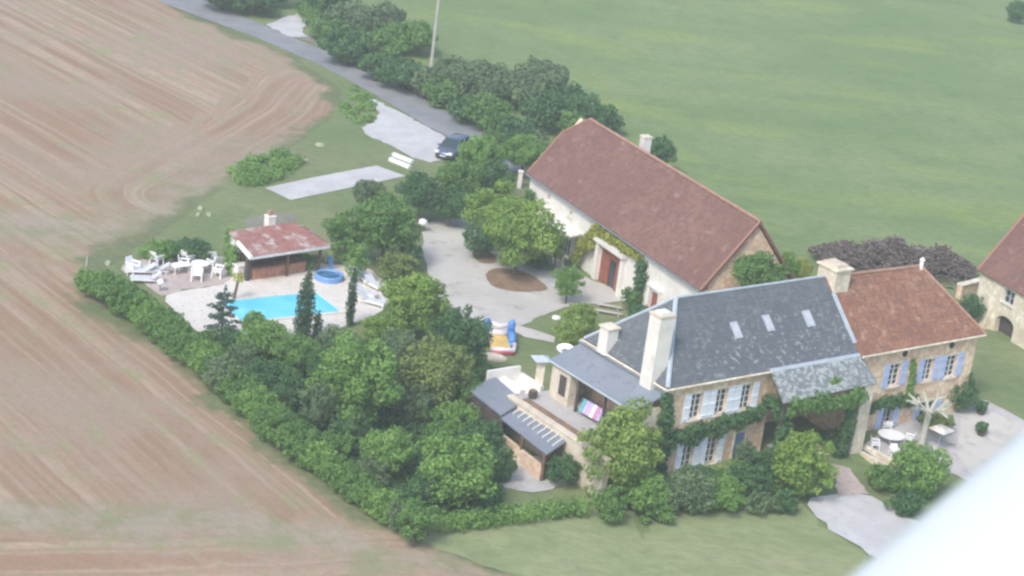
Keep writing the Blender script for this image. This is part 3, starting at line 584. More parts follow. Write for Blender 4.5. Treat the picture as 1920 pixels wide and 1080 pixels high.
# arch fill above the springing
n = 10; xa, xb = aw; cx = (xa+xb)/2; ra = (xb-xa)/2
for i in range(n):
    t0, t1 = math.pi-math.pi*i/n, math.pi-math.pi*(i+1)/n
    p0 = (cx+ra*math.cos(t0), 1.0+.65*math.sin(t0)); p1 = (cx+ra*math.cos(t1), 1.0+.65*math.sin(t1))
    mb.mesh([(p0[0], .01, p0[1]), (p1[0], .01, p1[1]), (p1[0], .01, 1.7), (p0[0], .01, 1.7), (p0[0], .49, p0[1]), (p1[0], .49, p1[1]), (p1[0], .49, 1.7), (p0[0], .49, 1.7)], [(0, 1, 2, 3), (7, 6, 5, 4), (0, 4, 5, 1)])
mb.prism([(.502, -.8), (TW, -.8), (TW, TE), (TW/2, TR-.2), (.502, TE+.3)], 0, 0, .5); mb.prism([(.502, -.8), (TW, -.8), (TW, TE), (TW/2, TR-.2), (.502, TE+.3)], 0, TL-.5, TL); mb.box(.502, TL-.502, TW-.5, TW, -.8, TE)
mb.build('wall', 'palestone', Th)
window(Th, *ops[0], 0, 'greyblue', 'palestone', 2, 2)
d = MB(); d.box(aw[0]-.1, aw[1]+.1, .6, .68, -.7, 1.75); d.build('arched_door', 'darkwood', Th)
p = MB(); p.prism([(-.9, -.6), (-.002, -.6), (-.002, 2.6)], 0, 1.6, 2.3); p.build('buttress', 'palestone', Th)
r = MB(); r.slab([(-.25, -.3, TE-.2), (TL, -.3, TE-.2), (TL, TW/2, TR), (-.25, TW/2, TR)], .15); r.slab([(TL, TW+.3, TE-.2), (-.25, TW+.3, TE-.2), (-.25, TW/2, TR), (TL, TW/2, TR)], .15)
rf = r.build('roof', 'barnroof', Th)
k = MB(); k.tube([(-.2, -.3, TE-.15), (-.2, TW/2, TR+.04), (-.2, TW+.3, TE-.15)], .12, 8); k.tube([(0, TW/2, TR+.03), (TL, TW/2, TR+.03)], .12, 8); k.build('ridge_tiles', 'ridgeorange', rf)
# low stone wall between brushwood and the third house
a, b = G(1795, 560), G(1842, 548)
w_ = thing('stone_wall', 'low pinkish stone wall running to the outhouse', 'wall', a, math.degrees(math.atan2(b.y-a.y, b.x-a.x)))
p = MB(); p.box(0, (b-a).length, -.25, .25, -.3, 1.2); p.build('wall_body', 'stone', w_)
p = MB(); p.bbox(-.05, (b-a).length+.05, -.32, .32, 1.2, 1.32); p.build('wall_coping', 'palestone', w_)
# ================================================================== POOL
PO, PA = (-18.86, 142.345), 35.33
p = MB(); p.box(0, 8.05, 0, 4.05, .02, .075); wt = p.build('pool_water', 'water', None, loc=(PO[0], PO[1], hz(*PO)), rot=(0, 0, R_(PA))); wt['kind'] = 'structure'
p = MB(); b_ = .32
for x0, x1, y0, y1 in ((-b_, 8.05+b_, -b_, 0), (-b_, 8.05+b_, 4.05, 4.05+b_), (-b_, 0, .0, 4.05), (8.05, 8.05+b_, .0, 4.05)): p.box(x0, x1, y0, y1, .02, .13)
cp = p.build('pool_coping', 'deck', None, loc=(PO[0], PO[1], hz(*PO)), rot=(0, 0, R_(PA))); cp['kind'] = 'structure'
# ================================================================== POOL HUT
hp = (-20.0, 150.9)
hu = thing('pool_hut', 'open pool hut with pink-red tiled roof and brick counter', 'hut', (hp[0], hp[1], 0), 43)
r = MB(); r.slab([(-.25, -.9, 2.3), (7.0, -.9, 2.3), (5.6, 2.4, 3.25), (-.35, 2.4, 3.25)], .12); r.slab([(7.0, -.9, 2.3), (6.9, 2.4, 2.75), (5.6, 2.4, 3.25)], .12)
rf = r.build('roof', 'hutroof', hu)
k = MB(); k.box(-.3, 6.9, -.98, -.91, 2.1, 2.28); k.build('fascia', 'framewhite', rf)
k = MB(); k.slab([(-.42, -.9, 2.34), (-.2, -.9, 2.34), (-.2, 1.1, 2.94), (-.42, 1.1, 2.94)], .3); k.build('bargeboard', 'white', rf)
p = MB(); p.box(-.1, .35, 1.75, 2.3, -.2, 3.0); p.box(-.1, 6.0, 2.0, 2.3, -.2, 2.95); p.build('back_wall', 'white', hu)
p = MB(); p.box(-.1, .22, -.15, .2, -.2, 2.25); p.build('post', 'darkwood', hu)
for x in (3.4, 6.4): p = MB(); p.box(x, x+.18, -.4, -.22, -.2, 2.15); p.build('post', 'wood', hu)
p = MB(); p.box(.5, 5.4, -.1, .35, -.2, .95); p.build('counter', 'brick', hu); p = MB(); p.bbox(.4, 5.5, -.25, .5, .952, 1.05); p.build('counter_top', 'wood', hu)
p = MB(); p.box(.6, 5.3, 1.5, 1.9, .0, 1.5); p.build('shelf_unit', 'wood', hu)
c = chimney('chimney', hu, 3.3, 3.95, 2.35, 2.95, -.2, 3.85, 'white', 'white', 0, .03)
p = MB(); p.box(3.42, 3.8, 2.5, 2.8, 3.992, 4.35); p.build('chimney_flue', 'ridge', c)
p = thing('white_cabinet', 'white box cabinet beside the hut post', 'cabinet', G(450, 520), 43)
q = MB(); q.bbox(-.5, .5, -.35, .4, 0, 1.0); q.build('cabinet_body', 'white', p); q = MB(); q.bbox(-.54, .54, -.39, .44, 1.002, 1.08); q.build('cabinet_top', 'framewhite', p)
# ================================================================== garden furniture
def chair(label, loc_, deg, group='white plastic chairs on the brown patio'):
    t = thing('garden_chair', label, 'chair', loc_, deg, group)
    m = MB(); m.bbox(-.26, .26, -.26, .26, .38, .48); m.build('seat', 'plastic', t)
    m = MB(); m.mesh([(-.27, .24, .44), (.27, .24, .44), (.27, .28, .44), (-.27, .28, .44), (-.24, .36, .9), (.24, .36, .9), (.24, .40, .9), (-.24, .40, .9)], [(3, 2, 1, 0), (4, 5, 6, 7), (0, 1, 5, 4), (1, 2, 6, 5), (2, 3, 7, 6), (3, 0, 4, 7)]); m.build('backrest', 'plastic', t)
    for sx in (-1, 1):
        m = MB(); m.box(sx*.30-.04, sx*.30+.04, -.27, .32, .59, .67); m.build('armrest', 'plastic', t)
        for sy in (-1, 1): m = MB(); m.tube([(sx*.29, sy*.27, 0), (sx*.26, sy*.23, .6 if sy < 0 else .42)], .05, 6); m.build('leg', 'plastic', t)
    return t
def reposition(o, loc_, deg, label):
    c = copy_tree(o); c.location = loc_; c.rotation_euler = (0, 0, R_(deg)); c['label'] = label; return c
def big_(o, k=1.34): o.scale = (k, k, k); return o
ch0 = chair('white plastic chair in the middle behind the round table, highest in the picture', G(375, 487), 170)
big_(ch0)
for (u, v, dg, lb) in ((345, 508, 100, 'white plastic chair on the left of the white tables'), (352, 496, 140, 'white plastic chair left behind the white table'), (400, 506, 230, 'white plastic chair right of the round table'),
                       (408, 520, 260, 'white plastic chair nearest the hut cabinet'), (368, 526, 10, 'white plastic chair in front of the white table, facing away'), (393, 495, 200, 'white plastic chair right behind the round table'),
                       (249, 512, 60, 'lone white plastic chair at the left end of the patio'), (293, 497, 150, 'white plastic chair by the grey loungers at left')):
    reposition(ch0, G(u, v), dg, lb)
def table(name, label, p, r, h, m, group=None):
    t = thing(name, label, 'table', p, 0, group); q = MB(); q.lathe([(r*.97, h-.04), (r, h-.02), (r, h), (r*.98, h+.01)], 0, 0, 24); q.build('table_top', m, t)
    q = MB(); q.lathe([(.28, 0), (.06, .05), (.05, h-.05)], 0, 0, 12); q.build('pedestal', m, t); return t
big_(table('garden_table', 'round white plastic table on the brown patio', G(374, 512), .62, .72, 'plastic'), 1.15)
t = thing('garden_table', 'white oblong plastic table at left of the chairs', 'table', G(338, 512), 40); q = MB(); q.bbox(-.8, .8, -.45, .45, .68, .73); q.build('table_top', 'plastic', t)
for sx in (-1, 1):
    for sy in (-1, 1): q = MB(); q.tube([(sx*.7, sy*.38, 0), (sx*.66, sy*.34, .68)], .035, 6); q.build('leg', 'plastic', t)
def lounger(label, loc_, deg, m='greyplastic', group='sun loungers'):
    t = thing('sun_lounger', label, 'sun lounger', loc_, deg, group); t.scale = (1.15, 1.15, 1.15)
    q = MB(); q.box(-.32, .32, -.95, .35, .28, .34); q.box(-.34, -.30, -.97, .97, .24, .3); q.box(.30, .34, -.97, .97, .24, .3); q.build('frame', 'plastic', t)
    q = MB(); q.bbox(-.30, .30, -.93, .33, .342, .42); q.build('mattress', m, t)
    q = MB(); q.slab([(-.31, .36, .36), (.31, .36, .36), (.31, .98, .78), (-.31, .98, .78)], .06); q.build('backrest', m, t)
    for sx in (-1, 1):
        for y in (-.85, .8): q = MB(); q.tube([(sx*.3, y, 0), (sx*.3, y, .26)], .03, 6); q.build('leg', 'plastic', t)
    return t
big_(chair('white plastic chair highest behind the oblong table', G(358, 484), 175), 1.22)
lg = lounger('grey sun lounger at the left end of the brown patio', G(262, 514), -70)
for (u, v, dg, lb) in ((288, 512, -80, 'second grey sun lounger beside the left patio chairs'), (272, 530, -75, 'grey sun lounger lowest on the brown patio by the hedge'),
                       (660, 520, 15, 'grey-white lounger nearest the paddling pool'), (682, 526, 30, 'grey-white lounger second from the paddling pool'), (704, 542, 45, 'grey-white lounger third along the deck edge'), (698, 572, 70, 'grey-white lounger lowest on the deck edge'), (684, 556, 60, 'grey-white lounger set inside the row on the deck')):
    reposition(lg, G(u, v), dg, lb)
for (u, v, lb) in ((726, 548, 'white round side table at the deck edge by loungers'),): table('side_table', lb, G(u, v), .4, .5, 'plastic')
t = thing('globe_lamp', 'small white globe lamp alone on the brown patio', 'lamp', G(300, 546)); q = MB(); q.lathe([(.1, 0), (.06, .1), (.05, .45)], 0, 0, 10); q.build('lamp_base', 'metal', t)
q = MB(); q.lathe([(.05, .44), (.2, .5), (.28, .65), (.27, .78), (.18, .92), (.03, .98)], 0, 0, 16); q.build('globe', 'plastic', t, True)
t = thing('paddling_pool', 'round blue inflatable paddling pool on the deck', 'paddling pool', G(616, 524))
q = MB()
for zz in (.14, .36):
    n = 28; vs = []; fs = []
    for i in range(n):
        a = 2*math.pi*i/n
        for j in range(8): b = 2*math.pi*j/8; rr = 1.02+.14*math.cos(b); vs.append((rr*math.cos(a), rr*math.sin(a), zz+.13*math.sin(b)))
    for i in range(n):
        for j in range(8): fs.append((i*8+j, ((i+1) % n)*8+j, ((i+1) % n)*8+(j+1) % 8, i*8+(j+1) % 8))
    q.mesh(vs, fs)
q.build('inflatable_ring', 'poolblue', t, True)
q = MB(); q.lathe([(.9, .05), (.9, .28)], 0, 0, 28); q.build('water', 'poolwater2', t)
t = thing('play_slide', 'small blue and lime toy slide behind the paddling pool', 'toy slide', G(618, 500), 20); t.scale = (.75, .75, .75)
q = MB(); q.slab([(-.25, -.9, .15), (.25, -.9, .15), (.25, .5, 1.1), (-.25, .5, 1.1)], .08); q.build('slide_chute', 'poolblue', t)
q = MB(); q.box(-.3, -.22, .5, 1.0, 0, 1.4); q.box(.22, .3, .5, 1.0, 0, 1.4); q.box(-.22, .22, .5, 1.0, .98, 1.05); q.build('ladder', 'yellowgreen', t)
# bouncy castle
p0 = G(938, 656); t = thing('bouncy_castle', 'small blue white and red bouncy castle on the lawn', 'bouncy castle', p0, 8)
q = MB(); q.bbox(-.75, .75, -.6, 2.2, .0, .35, .08); q.build('bouncing_floor', 'vinylyellow', t)
for x in (-.9, .9):
    q = MB(); q.lathe([(.26, 0), (.28, .2), (.27, 1.3), (.2, 1.5), (.03, 1.65)], x, 2.1, 12); q.build('tower', 'vinylblue', t, True)
q = MB(); q.tube([(.88, 1.85, .75), (.88, .3, .6)], [.3, .24], 10); q.tube([(.88, 1.85, .3), (.88, .3, .25)], .28, 10); q.build('side_wall', 'vinylblue', t, True)
q = MB(); q.tube([(-.88, 1.85, .55), (-.88, .3, .4)], .22, 10); q.build('side_wall', 'vinylwhite', t, True)
q = MB(); q.tube([(-.65, 2.1, 1.2), (0, 2.15, 1.0), (.65, 2.1, 1.2)], .2, 10); q.tube([(-.65, 2.1, .5), (.65, 2.1, .5)], .25, 10); q.build('back_wall', 'vinylwhite', t, True)
q = MB(); q.tube([(-.75, -.7, .28), (.9, -.65, .28), (1.0, .1, .5)], .19, 10); q.build('front_bolster', 'vinylwhite', t, True)
q = MB(); q.tube([(-.75, -.9, .13), (.9, -.85, .13)], .14, 10); q.build('step', 'vinylred', t, True)
t = thing('flat_boulder', 'pale flat stone slab lying under the trees near bouncy castle', 'stone', G(925, 672), 0)
q = MB(); q.lathe([(1.0, 0), (.95, .15), (.7, .28), (.2, .32)], 0, 0, 9, .6); q.build('slab', 'palestone', t)
# things round the lean-to
t = thing('satellite_dish', 'round white dish standing at the corner of the dark lean-to roof', 'dish', frame_pt(MO, MA, (-.75, 9.6, 1.9)), 0)
q = MB(); q.tube([(0, 0, 0), (0, 0, 2.9)], .07, 8); q.build('mast', 'metal', t)
q = MB(); q.lathe([(.25, 0), (.45, .16), (.62, .36), (.57, .38), (.2, .12)], 0, 0, 22); q.build('bowl', 'plastic', t, loc=(0, 0, 2.85), rot=(R_(12), 0, 0))
q = MB(); q.lathe([(.22, .13), (.24, .15)], 0, 0, 16); q.build('bowl_centre', 'metal', t, loc=(0, 0, 2.89), rot=(R_(12), 0, 0))
t = thing('capped_pillar', 'ochre stone pillar topped by a pale square slab', 'pillar', frame_pt(MO, MA, (-1.75, 10.7, 0)), 0)
q = MB(); q.box(-.28, .28, -.28, .28, -.6, 4.0); q.build('shaft', 'palestone', t)
q = MB(); q.mesh([(-.62, -.62, 0), (.62, -.62, 0), (.62, .62, 0), (-.62, .62, 0), (0, 0, .28)], [(3, 2, 1, 0), (0, 1, 4), (1, 2, 4), (2, 3, 4), (3, 0, 4)]); q.build('cap', 'greyblue', t, loc=(0, 0, 4.002), rot=(0, 0, R_(20)))
t = thing('laundry_rack', 'clothes rack with lilac, teal and pink cloths under the lean-to', 'clothes rack', frame_pt(MO, MA, (-1.9, 4.6, 2.16)), MA+5)
q = MB()
for y in (-1.1, 1.1): q.tube([(-.3, y, 0), (0, y, 1.1), (.3, y, 0)], .03, 6)
q.tube([(0, -1.1, 1.1), (0, 1.1, 1.1)], .03, 6); q.build('rack', 'metal', t)
for i, mk in enumerate(('teal', 'purple', 'purple', 'plastic', 'pinkcloth', 'purple')):
    q = MB(); y = .8-i*.33; q.slab([(-.02, y-.15, 1.13), (-.42, y-.15, .35), (-.42, y+.15, .35), (-.02, y+.15, 1.13)], .03); c = q.build('cloth', mk, t)
t = thing('barrel_planter', 'dark round planter in the corner of raised terrace', 'planter', frame_pt(MO, MA, (-3.6, 8.9, 2.16))); q = MB(); q.lathe([(.25, 0), (.32, .3), (.28, .55)], 0, 0, 12); q.build('pot', 'darkwood', t); q = MB(); q.lathe([(.24, .552), (.22, .6)], 0, 0, 12); q.build('earth', 'soil', t)
# ================================================================== right patio
tb = table('patio_table', 'round white table on the patio below the red roof house', G(1668, 832), .95, .72, 'plastic')
c_ = chair('white chair in front of the round patio table', G(1675, 858), 10, 'chairs at the round patio table'); 
for (u, v, dg, lb) in ((1640, 842, 90, 'white chair left of the round patio table'), (1702, 832, 250, 'white chair right of the round patio table'), (1662, 808, 180, 'white chair behind the round patio table')): reposition(c_, G(u, v), dg, lb)
t = thing('parasol', 'flat cream parasol open beside the pollarded plane tree', 'parasol', G(1757, 845)); q = MB(); q.tube([(0, 0, 0), (0, 0, 1.9)], .03, 6); q.build('pole', 'greywood', t)
q = MB(); q.lathe([(.95, 1.62), (.93, 1.66), (.5, 1.85), (.03, 1.98)], 0, 0, 4, 1); q.build('canopy', 'deck', t)
for u, v, lb in ((1838, 778, 'dark shrub pot farther up the gravel'), (1838, 818, 'dark shrub pot nearer the aircraft wing')):
    t = thing('potted_shrub', lb, 'potted plant', G(u, v), 0, 'potted shrubs on the right patio'); q = MB(); q.lathe([(.25, 0), (.34, .4), (.3, .42)], 0, 0, 12); q.build('pot', 'darkwood', t); POTS = globals().setdefault('POTS', []); POTS.append(t)
a, b = G(1622, 838), G(1690, 884)
t = thing('patio_edge_wall', 'pale low stone edging running down from the porch pier', 'wall', a, math.degrees(math.atan2(b.y-a.y, b.x-a.x))); q = MB(); q.bbox(0, (b-a).length, -.14, .14, -.5, .14); q.build('edging', 'palestone', t); q = MB(); q.bbox(.5, (b-a).length+.3, -1.1, -.85, -.6, .08); q.build('lower_edging', 'palestone', t)
t = thing('porch_table', 'small pale round table inside the ivy porch', 'table', frame_pt(MO, MA, (11.2, .9, -.9)))
q = MB(); q.lathe([(.42, .72), (.44, .76)], 0, 0, 16); q.build('table_top', 'greyplastic', t)
for i in range(3): q = MB(); q.tube([(.32*math.cos(i*2.1), .32*math.sin(i*2.1), 0), (.1*math.cos(i*2.1), .1*math.sin(i*2.1), .72)], .03, 6); q.build('leg', 'greyplastic', t)
t = thing('porch_bench', 'pale stone bench at the mouth of the ivy porch', 'bench', frame_pt(MO, MA, (14.2, -.9, -1.0)), MA)
q = MB(); q.bbox(-1.2, 1.2, -.3, .3, .42, .52); q.build('seat', 'palestone', t); q = MB(); q.bbox(-1.2, 1.2, .302, .42, .42, 1.1); q.build('backrest', 'palestone', t)
for x in (-.9, .9): q = MB(); q.box(x-.12, x+.12, -.25, .25, 0, .418); q.build('leg', 'palestone', t)
# lawn objects
for u, v, lb in ((1140, 578, 'grey plank bench, the upper one on the lawn by the barn'), (1140, 590, 'grey plank bench, the lower one on the lawn by the barn')):
    t = thing('plank_bench', lb, 'bench', G(u, v), -8, 'plank benches'); q = MB(); q.bbox(-1.1, 1.1, -.16, .16, .22, .28); q.build('seat', 'greywood', t)
    for x in (-.8, .8): q = MB(); q.box(x-.05, x+.05, -.13, .13, 0, .218); q.build('leg', 'greywood', t)
t = thing('well_cover', 'small pale round cover on the lawn near yard', 'cover', G(1043, 597)); q = MB(); q.lathe([(.35, -.1), (.35, .12), (.3, .16)], 0, 0, 12); q.build('cover_slab', 'plastic', t)
for u0, v0, u1, v1, lb in ((737, 292, 773, 306, 'white beam nearer the parked car'), (731, 301, 768, 316, 'white beam nearer the boules court')):
    a, b = G(u0, v0), G(u1, v1); t = thing('white_beam', lb, 'beam', a, math.degrees(math.atan2(b.y-a.y, b.x-a.x)), 'white beams by the boules court'); q = MB(); q.bbox(0, (b-a).length, -.2, .2, -.05, .3); q.build('beam', 'plastic', t); q = MB(); q.box(.02, .2, -.22, .22, -.05, .33); q.build('end_plate', 'framewhite', t)
for u, v, rr, lb in ((600, 273, .5, 'pale flat stone on grass above the boules court'), (570, 301, .6, 'pale flat stone left of the upper one, nearer the court'), (686, 128, .4, 'pale round stone on the road verge'), (203, 495, .38, 'pale stone at the hedge end beside field'),
                     (376, 392, .35, 'small pale stone, uppermost of three on the grass'), (372, 404, .3, 'small pale stone, left of the lower pair on grass'), (392, 404, .3, 'small pale stone, right of the lower pair on grass')):
    p_ = G(u, v); q = MB(); random.seed(u); q.lathe([(rr, -.05), (rr*.95, .1), (rr*.7, .22 if rr < .6 else .14), (rr*.15, .26 if rr < .6 else .17)], 0, 0, 8, .7); tag(q.build('field_stone', 'fieldstone', None, loc=p_, rot=(0, 0, u)), lb, 'stone', 'pale stones lying on the grass')
t = thing('post', 'short white post at the left end of the barn', 'post', G(973, 352), 0); q = MB(); q.box(-.2, .2, -.2, .2, 0, 1.5); q.build('shaft', 'white', t); q = MB(); q.bbox(-.26, .26, -.26, .26, 1.502, 1.62); q.build('cap', 'white', t)
t = thing('bollard_lamp', 'white globe lamp on dark stub at the upper yard edge', 'lamp', G(791, 434)); q = MB(); q.lathe([(.2, 0), (.14, .3), (.12, .5)], 0, 0, 10); q.build('lamp_base', 'darkwood', t)
q = MB(); q.lathe([(.1, .5), (.3, .6), (.4, .8), (.34, 1.0), (.1, 1.12)], 0, 0, 16); q.build('globe', 'plastic', t, True)
t = thing('fence_post', 'thin weathered post in the grass at the hedge end', 'post', G(161, 512)); q = MB(); q.tube([(0, 0, 0), (.03, 0, 1.3)], .07, 6); q.build('shaft', 'greywood', t)
t = thing('utility_pole', 'tall grey utility pole rising from the roadside hedge', 'utility pole', G(808, 128)); q = MB(); q.tube([(0, 0, -.3), (0, 0, 10)], [.2, .14], 10); q.build('pole', 'greywood', t)
q = MB(); q.box(-.9, .9, -.06, .06, 9.3, 9.45); q.build('crossarm', 'greywood', t)
for x in (-.8, 0, .8): q = MB(); q.lathe([(.05, 9.46), (.09, 9.55), (.05, 9.66)], x, 0, 8); q.build('insulator', 'plastic', t)
# ================================================================== CAR
ca, cb = G(825, 303), G(861, 284); cdg = math.degrees(math.atan2(ca.y-cb.y, ca.x-cb.x))
cc = (ca+cb)/2; car = thing('parked_car', 'dark blue-grey people carrier parked on pale gravel by road', 'car', cc+Vector((.25, .25, .05)), cdg)
q = MB()
st = [(-2.2, .55, .95, .78), (-2.1, .32, 1.0, .86), (-1.3, .22, 1.02, .9), (0, .22, 1.0, .91), (1.0, .22, .98, .9), (1.55, .26, .92, .88), (2.05, .3, .78, .8), (2.2, .42, .62, .62)]
car.scale = (1.08, 1.08, 1.08)
vs = []; fs = []
for x, zb, zt_, w_ in st:
    vs += [(x, -w_*.9, zb), (x, -w_, zb+.2), (x, -w_, zt_-.16), (x, -w_*.93, zt_), (x, 0, zt_+.03), (x, w_*.93, zt_), (x, w_, zt_-.16), (x, w_, zb+.2), (x, w_*.9, zb)]
for i in range(len(st)-1):
    for j in range(9): fs.append((i*9+j, (i+1)*9+j, (i+1)*9+(j+1) % 9, i*9+(j+1) % 9))
fs += [tuple(range(9)), tuple(range(8+9*(len(st)-1), 9*(len(st)-1)-1, -1))]
q.mesh(vs, fs)
rfp = [(-2.05, .98, .8), (-1.85, 1.5, .68), (-1.5, 1.62, .66), (.1, 1.65, .66), (.35, 1.6, .66)]
vs = []; fs = []
for x, z, w_ in rfp: vs += [(x, -w_, z-.07), (x, -w_*.88, z), (x, w_*.88, z), (x, w_, z-.07)]
for i in range(len(rfp)-1):
    for j in range(3): fs.append((i*4+j, (i+1)*4+j, (i+1)*4+j+1, i*4+j+1))
q.mesh(vs, fs)
for sy in (-1, 1):
    q.tube([(1.15, sy*.84, .96), (.35, sy*.66, 1.56)], .045, 6); q.tube([(-.5, sy*.86, .98), (-.5, sy*.67, 1.56)], .04, 6); q.tube([(-1.6, sy*.85, .98), (-1.7, sy*.68, 1.5)], .07, 6)
q.build('body', 'carpaint', car, True)
q = MB(); q.mesh([(1.2, -.82, .97), (1.2, .82, .97), (.37, .63, 1.58), (.37, -.63, 1.58)], [(0, 1, 2, 3)]); q.build('windscreen', 'carglass', car)
for sy in (-1, 1):
    q = MB(); q.mesh([(1.12, sy*.86, .95), (-1.95, sy*.84, .97), (-1.8, sy*.675, 1.46), (.33, sy*.665, 1.54)], [(0, 1, 2, 3)]); q.build('side_window', 'carglass', car)
    q = MB(); q.bbox(1.9, 2.16, sy*.62-.17, sy*.62+.17, .62, .84, .04); q.build('headlight', 'lamp', car)
    q = MB(); q.bbox(.95, 1.15, sy*.96-.1, sy*.96+.1, .98, 1.12); q.build('wing_mirror', 'carpaint', car)
    for x in (-1.35, 1.4):
        q = MB(); q.lathe([(.2, -.1), (.32, -.11), (.33, .1), (.2, .11)], 0, 0, 16); w_ = q.build('wheel', 'rubber', car, loc=(x, sy*.82, .32), rot=(R_(90), 0, 0)); q = MB(); q.lathe([(.19, -.125), (.2, .125)], 0, 0, 12); q.build('rim', 'metal', w_)
q = MB(); q.mesh([(-2.06, -.7, 1.0), (-2.06, .7, 1.0), (-1.88, .6, 1.45), (-1.88, -.6, 1.45)], [(0, 3, 2, 1)]); q.build('rear_window', 'carglass', car)
q = MB(); q.box(2.2, 2.225, -.26, .26, .42, .53); q.build('number_plate', 'framewhite', car)
q = MB(); q.box(2.12, 2.19, -.5, .5, .54, .64); q.build('grille', 'rubber', car)

# ================================================================== VEGETATION
def foliage(name, blobs, s, kind, parent=None, seed=0, cov=1.25, loc_=None, flat=0, tip=.5, elong=1.35):
    rg = np.random.default_rng(seed+11); Pn = []; Nn = []; Tn = []; Sn = []
    for c, r_ in blobs:
        r_ = np.array(r_ if hasattr(r_, '__len__') else (r_, r_, r_), float); A_ = 4*math.pi*(np.prod(r_))**(2/3)
        n = max(6, int(A_/(s*s)*cov)); d = rg.normal(size=(n, 3)); d /= np.linalg.norm(d, axis=1)[:, None]
        rad = 1-.42*rg.random(n)**1.6+.09*rg.normal(size=n)
        Pn.append(np.array(c)+d*r_*rad[:, None]); Nn.append(d/r_*r_.mean()); bt = rg.normal()*.17
        Tn.append(np.clip(.45+bt+.16*rg.normal(size=n), 0, 1)); Sn.append(s*(.55+.75*rg.random(n)))
    P = np.vstack(Pn); Nr = np.vstack(Nn); T_ = np.concatenate(Tn); S_ = np.concatenate(Sn); n = len(P)
    Nr = Nr+rg.normal(size=(n, 3))*.55+np.array([0, 0, .25]); Nr /= np.linalg.norm(Nr, axis=1)[:, None]
    A_ = np.cross(Nr, rg.normal(size=(n, 3))); A_ /= np.linalg.norm(A_, axis=1)[:, None]; B_ = np.cross(Nr, A_)
    a = A_*S_[:, None]*.5*elong; b = B_*S_[:, None]*.5/elong*1.2
    V = np.stack([P-a, P+b*.9-a*.1, P+a, P-b*.9+a*.1], 1).reshape(-1, 3)
    me = bpy.data.meshes.new(name); me.vertices.add(4*n); me.vertices.foreach_set('co', V.astype(np.float32).ravel())
    me.loops.add(4*n); me.loops.foreach_set('vertex_index', np.arange(4*n, dtype=np.int32)); me.polygons.add(n)
    me.polygons.foreach_set('loop_start', np.arange(0, 4*n, 4, dtype=np.int32)); 
    at = me.attributes.new('tint', 'FLOAT', 'POINT'); at.data.foreach_set('value', np.repeat(T_, 4).astype(np.float32))
    me.materials.append(LEAF[kind]); me.update(calc_edges=True)
    o = bpy.data.objects.new(name, me); COL.objects.link(o)
    if parent: o.parent = parent
    if loc_ is not None: o.location = loc_
    return o
def crown_blobs(rx, rz, zc, seed, k=None, lump=.30, squash=.85):
    rg = np.random.default_rng(seed); k = k or int(20+rx*7); out = []
    w = rg.normal(size=(4, 3)); w /= np.linalg.norm(w, axis=1)[:, None]; am = rg.uniform(-.22, .22, 4)   # an uneven outline
    for i in range(k):
        ph = i*2.39996+rg.random()*.9; zz = 1-2*(i+.5)/k; rr = math.sqrt(1-zz*zz); d = np.array([rr*math.cos(ph), rr*math.sin(ph), zz])
        f = (.50+.42*rg.random())*(1+float((am*np.maximum(0, w@d)).sum()))
        if zz < -.55: f *= .85
        r_ = rx*lump*(.55+.75*rg.random())
        out.append(((rx*f*d[0], rx*f*d[1], zc+rz*f*d[2]), (r_, r_, r_*squash*min(1, rz/rx*1.1))))
    for i in range(k//3):      # sprigs that break the silhouette
        d = rg.normal(size=3); d[2] = abs(d[2])*.8; d /= np.linalg.norm(d); f = rg.uniform(.78, .98); r_ = rx*rg.uniform(.09, .17)
        out.append(((rx*f*d[0], rx*f*d[1], zc+rz*f*d[2]), (r_, r_, r_*1.3)))
    for i in range(k//4):
        d = rg.normal(size=3); d /= np.linalg.norm(d); d *= rg.random()*.45; r_ = rx*.38
        out.append(((rx*d[0], rx*d[1], zc+rz*d[2]), (r_, r_, r_*min(1, rz/rx))))
    return out
SIN, COS = math.sin(PITCH), math.cos(PITCH)
NV = [0]
def plant(u, v, rw, rh=None, clear=.0, kind='oak', label='', cat='tree', name='tree', group=None, leaf=None, trunk=True, cov=1.3, lump=.30):
    """crown centred on (u, v), half-width rw and half-height rh in photo pixels; placed as a real plant on the ground"""
    NV[0] += 1; sd_ = NV[0]*17+3; rh = rh or rw*.95; z = 3
    for _ in range(4):
        p = G(u, v, z); k = ppm(p); rx = rw/k; rz = math.sqrt(max((rh/k)**2-(rx*SIN)**2, (.45*rx)**2))/COS; z = clear+rz*.96
    base = Vector((p.x, p.y, hz(p.x, p.y))); leaf = leaf or min(.21, max(.14, rx*.08))
    bl = crown_blobs(rx*.97, rz*.98, z, sd_, lump=lump)
    if not trunk:
        o = foliage(name, bl, leaf, kind, None, sd_, cov, base); tag(o, label, cat, group); return o
    t = thing(name, label, cat, base, 0, group); rg = random.Random(sd_)
    q = MB(); top = z+rz*.35; tr = max(.07, rx*.06); bend = Vector((rg.uniform(-.3, .3), rg.uniform(-.3, .3), 0))
    q.tube([(0, 0, -.3), (0, 0, .1), bend*.5+Vector((0, 0, top*.5)), bend+Vector((0, 0, top))], [tr*1.35, tr, tr*.75, tr*.25], 8)
    for i in range(5):
        a = i*1.26+rg.random(); zz = z-rz*.45+rg.random()*rz*.5; e_ = Vector((math.cos(a)*rx*.6, math.sin(a)*rx*.6, zz+rz*.35))
        q.tube([bend*.4+Vector((0, 0, max(.3, zz-rz*.15))), e_*.5+Vector((0, 0, zz*.5)), e_], [tr*.5, tr*.35, tr*.12], 6)
    q.build('trunk', 'bark', t); foliage('crown', bl, leaf, kind, t, sd_, cov); return t
GR = 'trees in the thicket along the road'
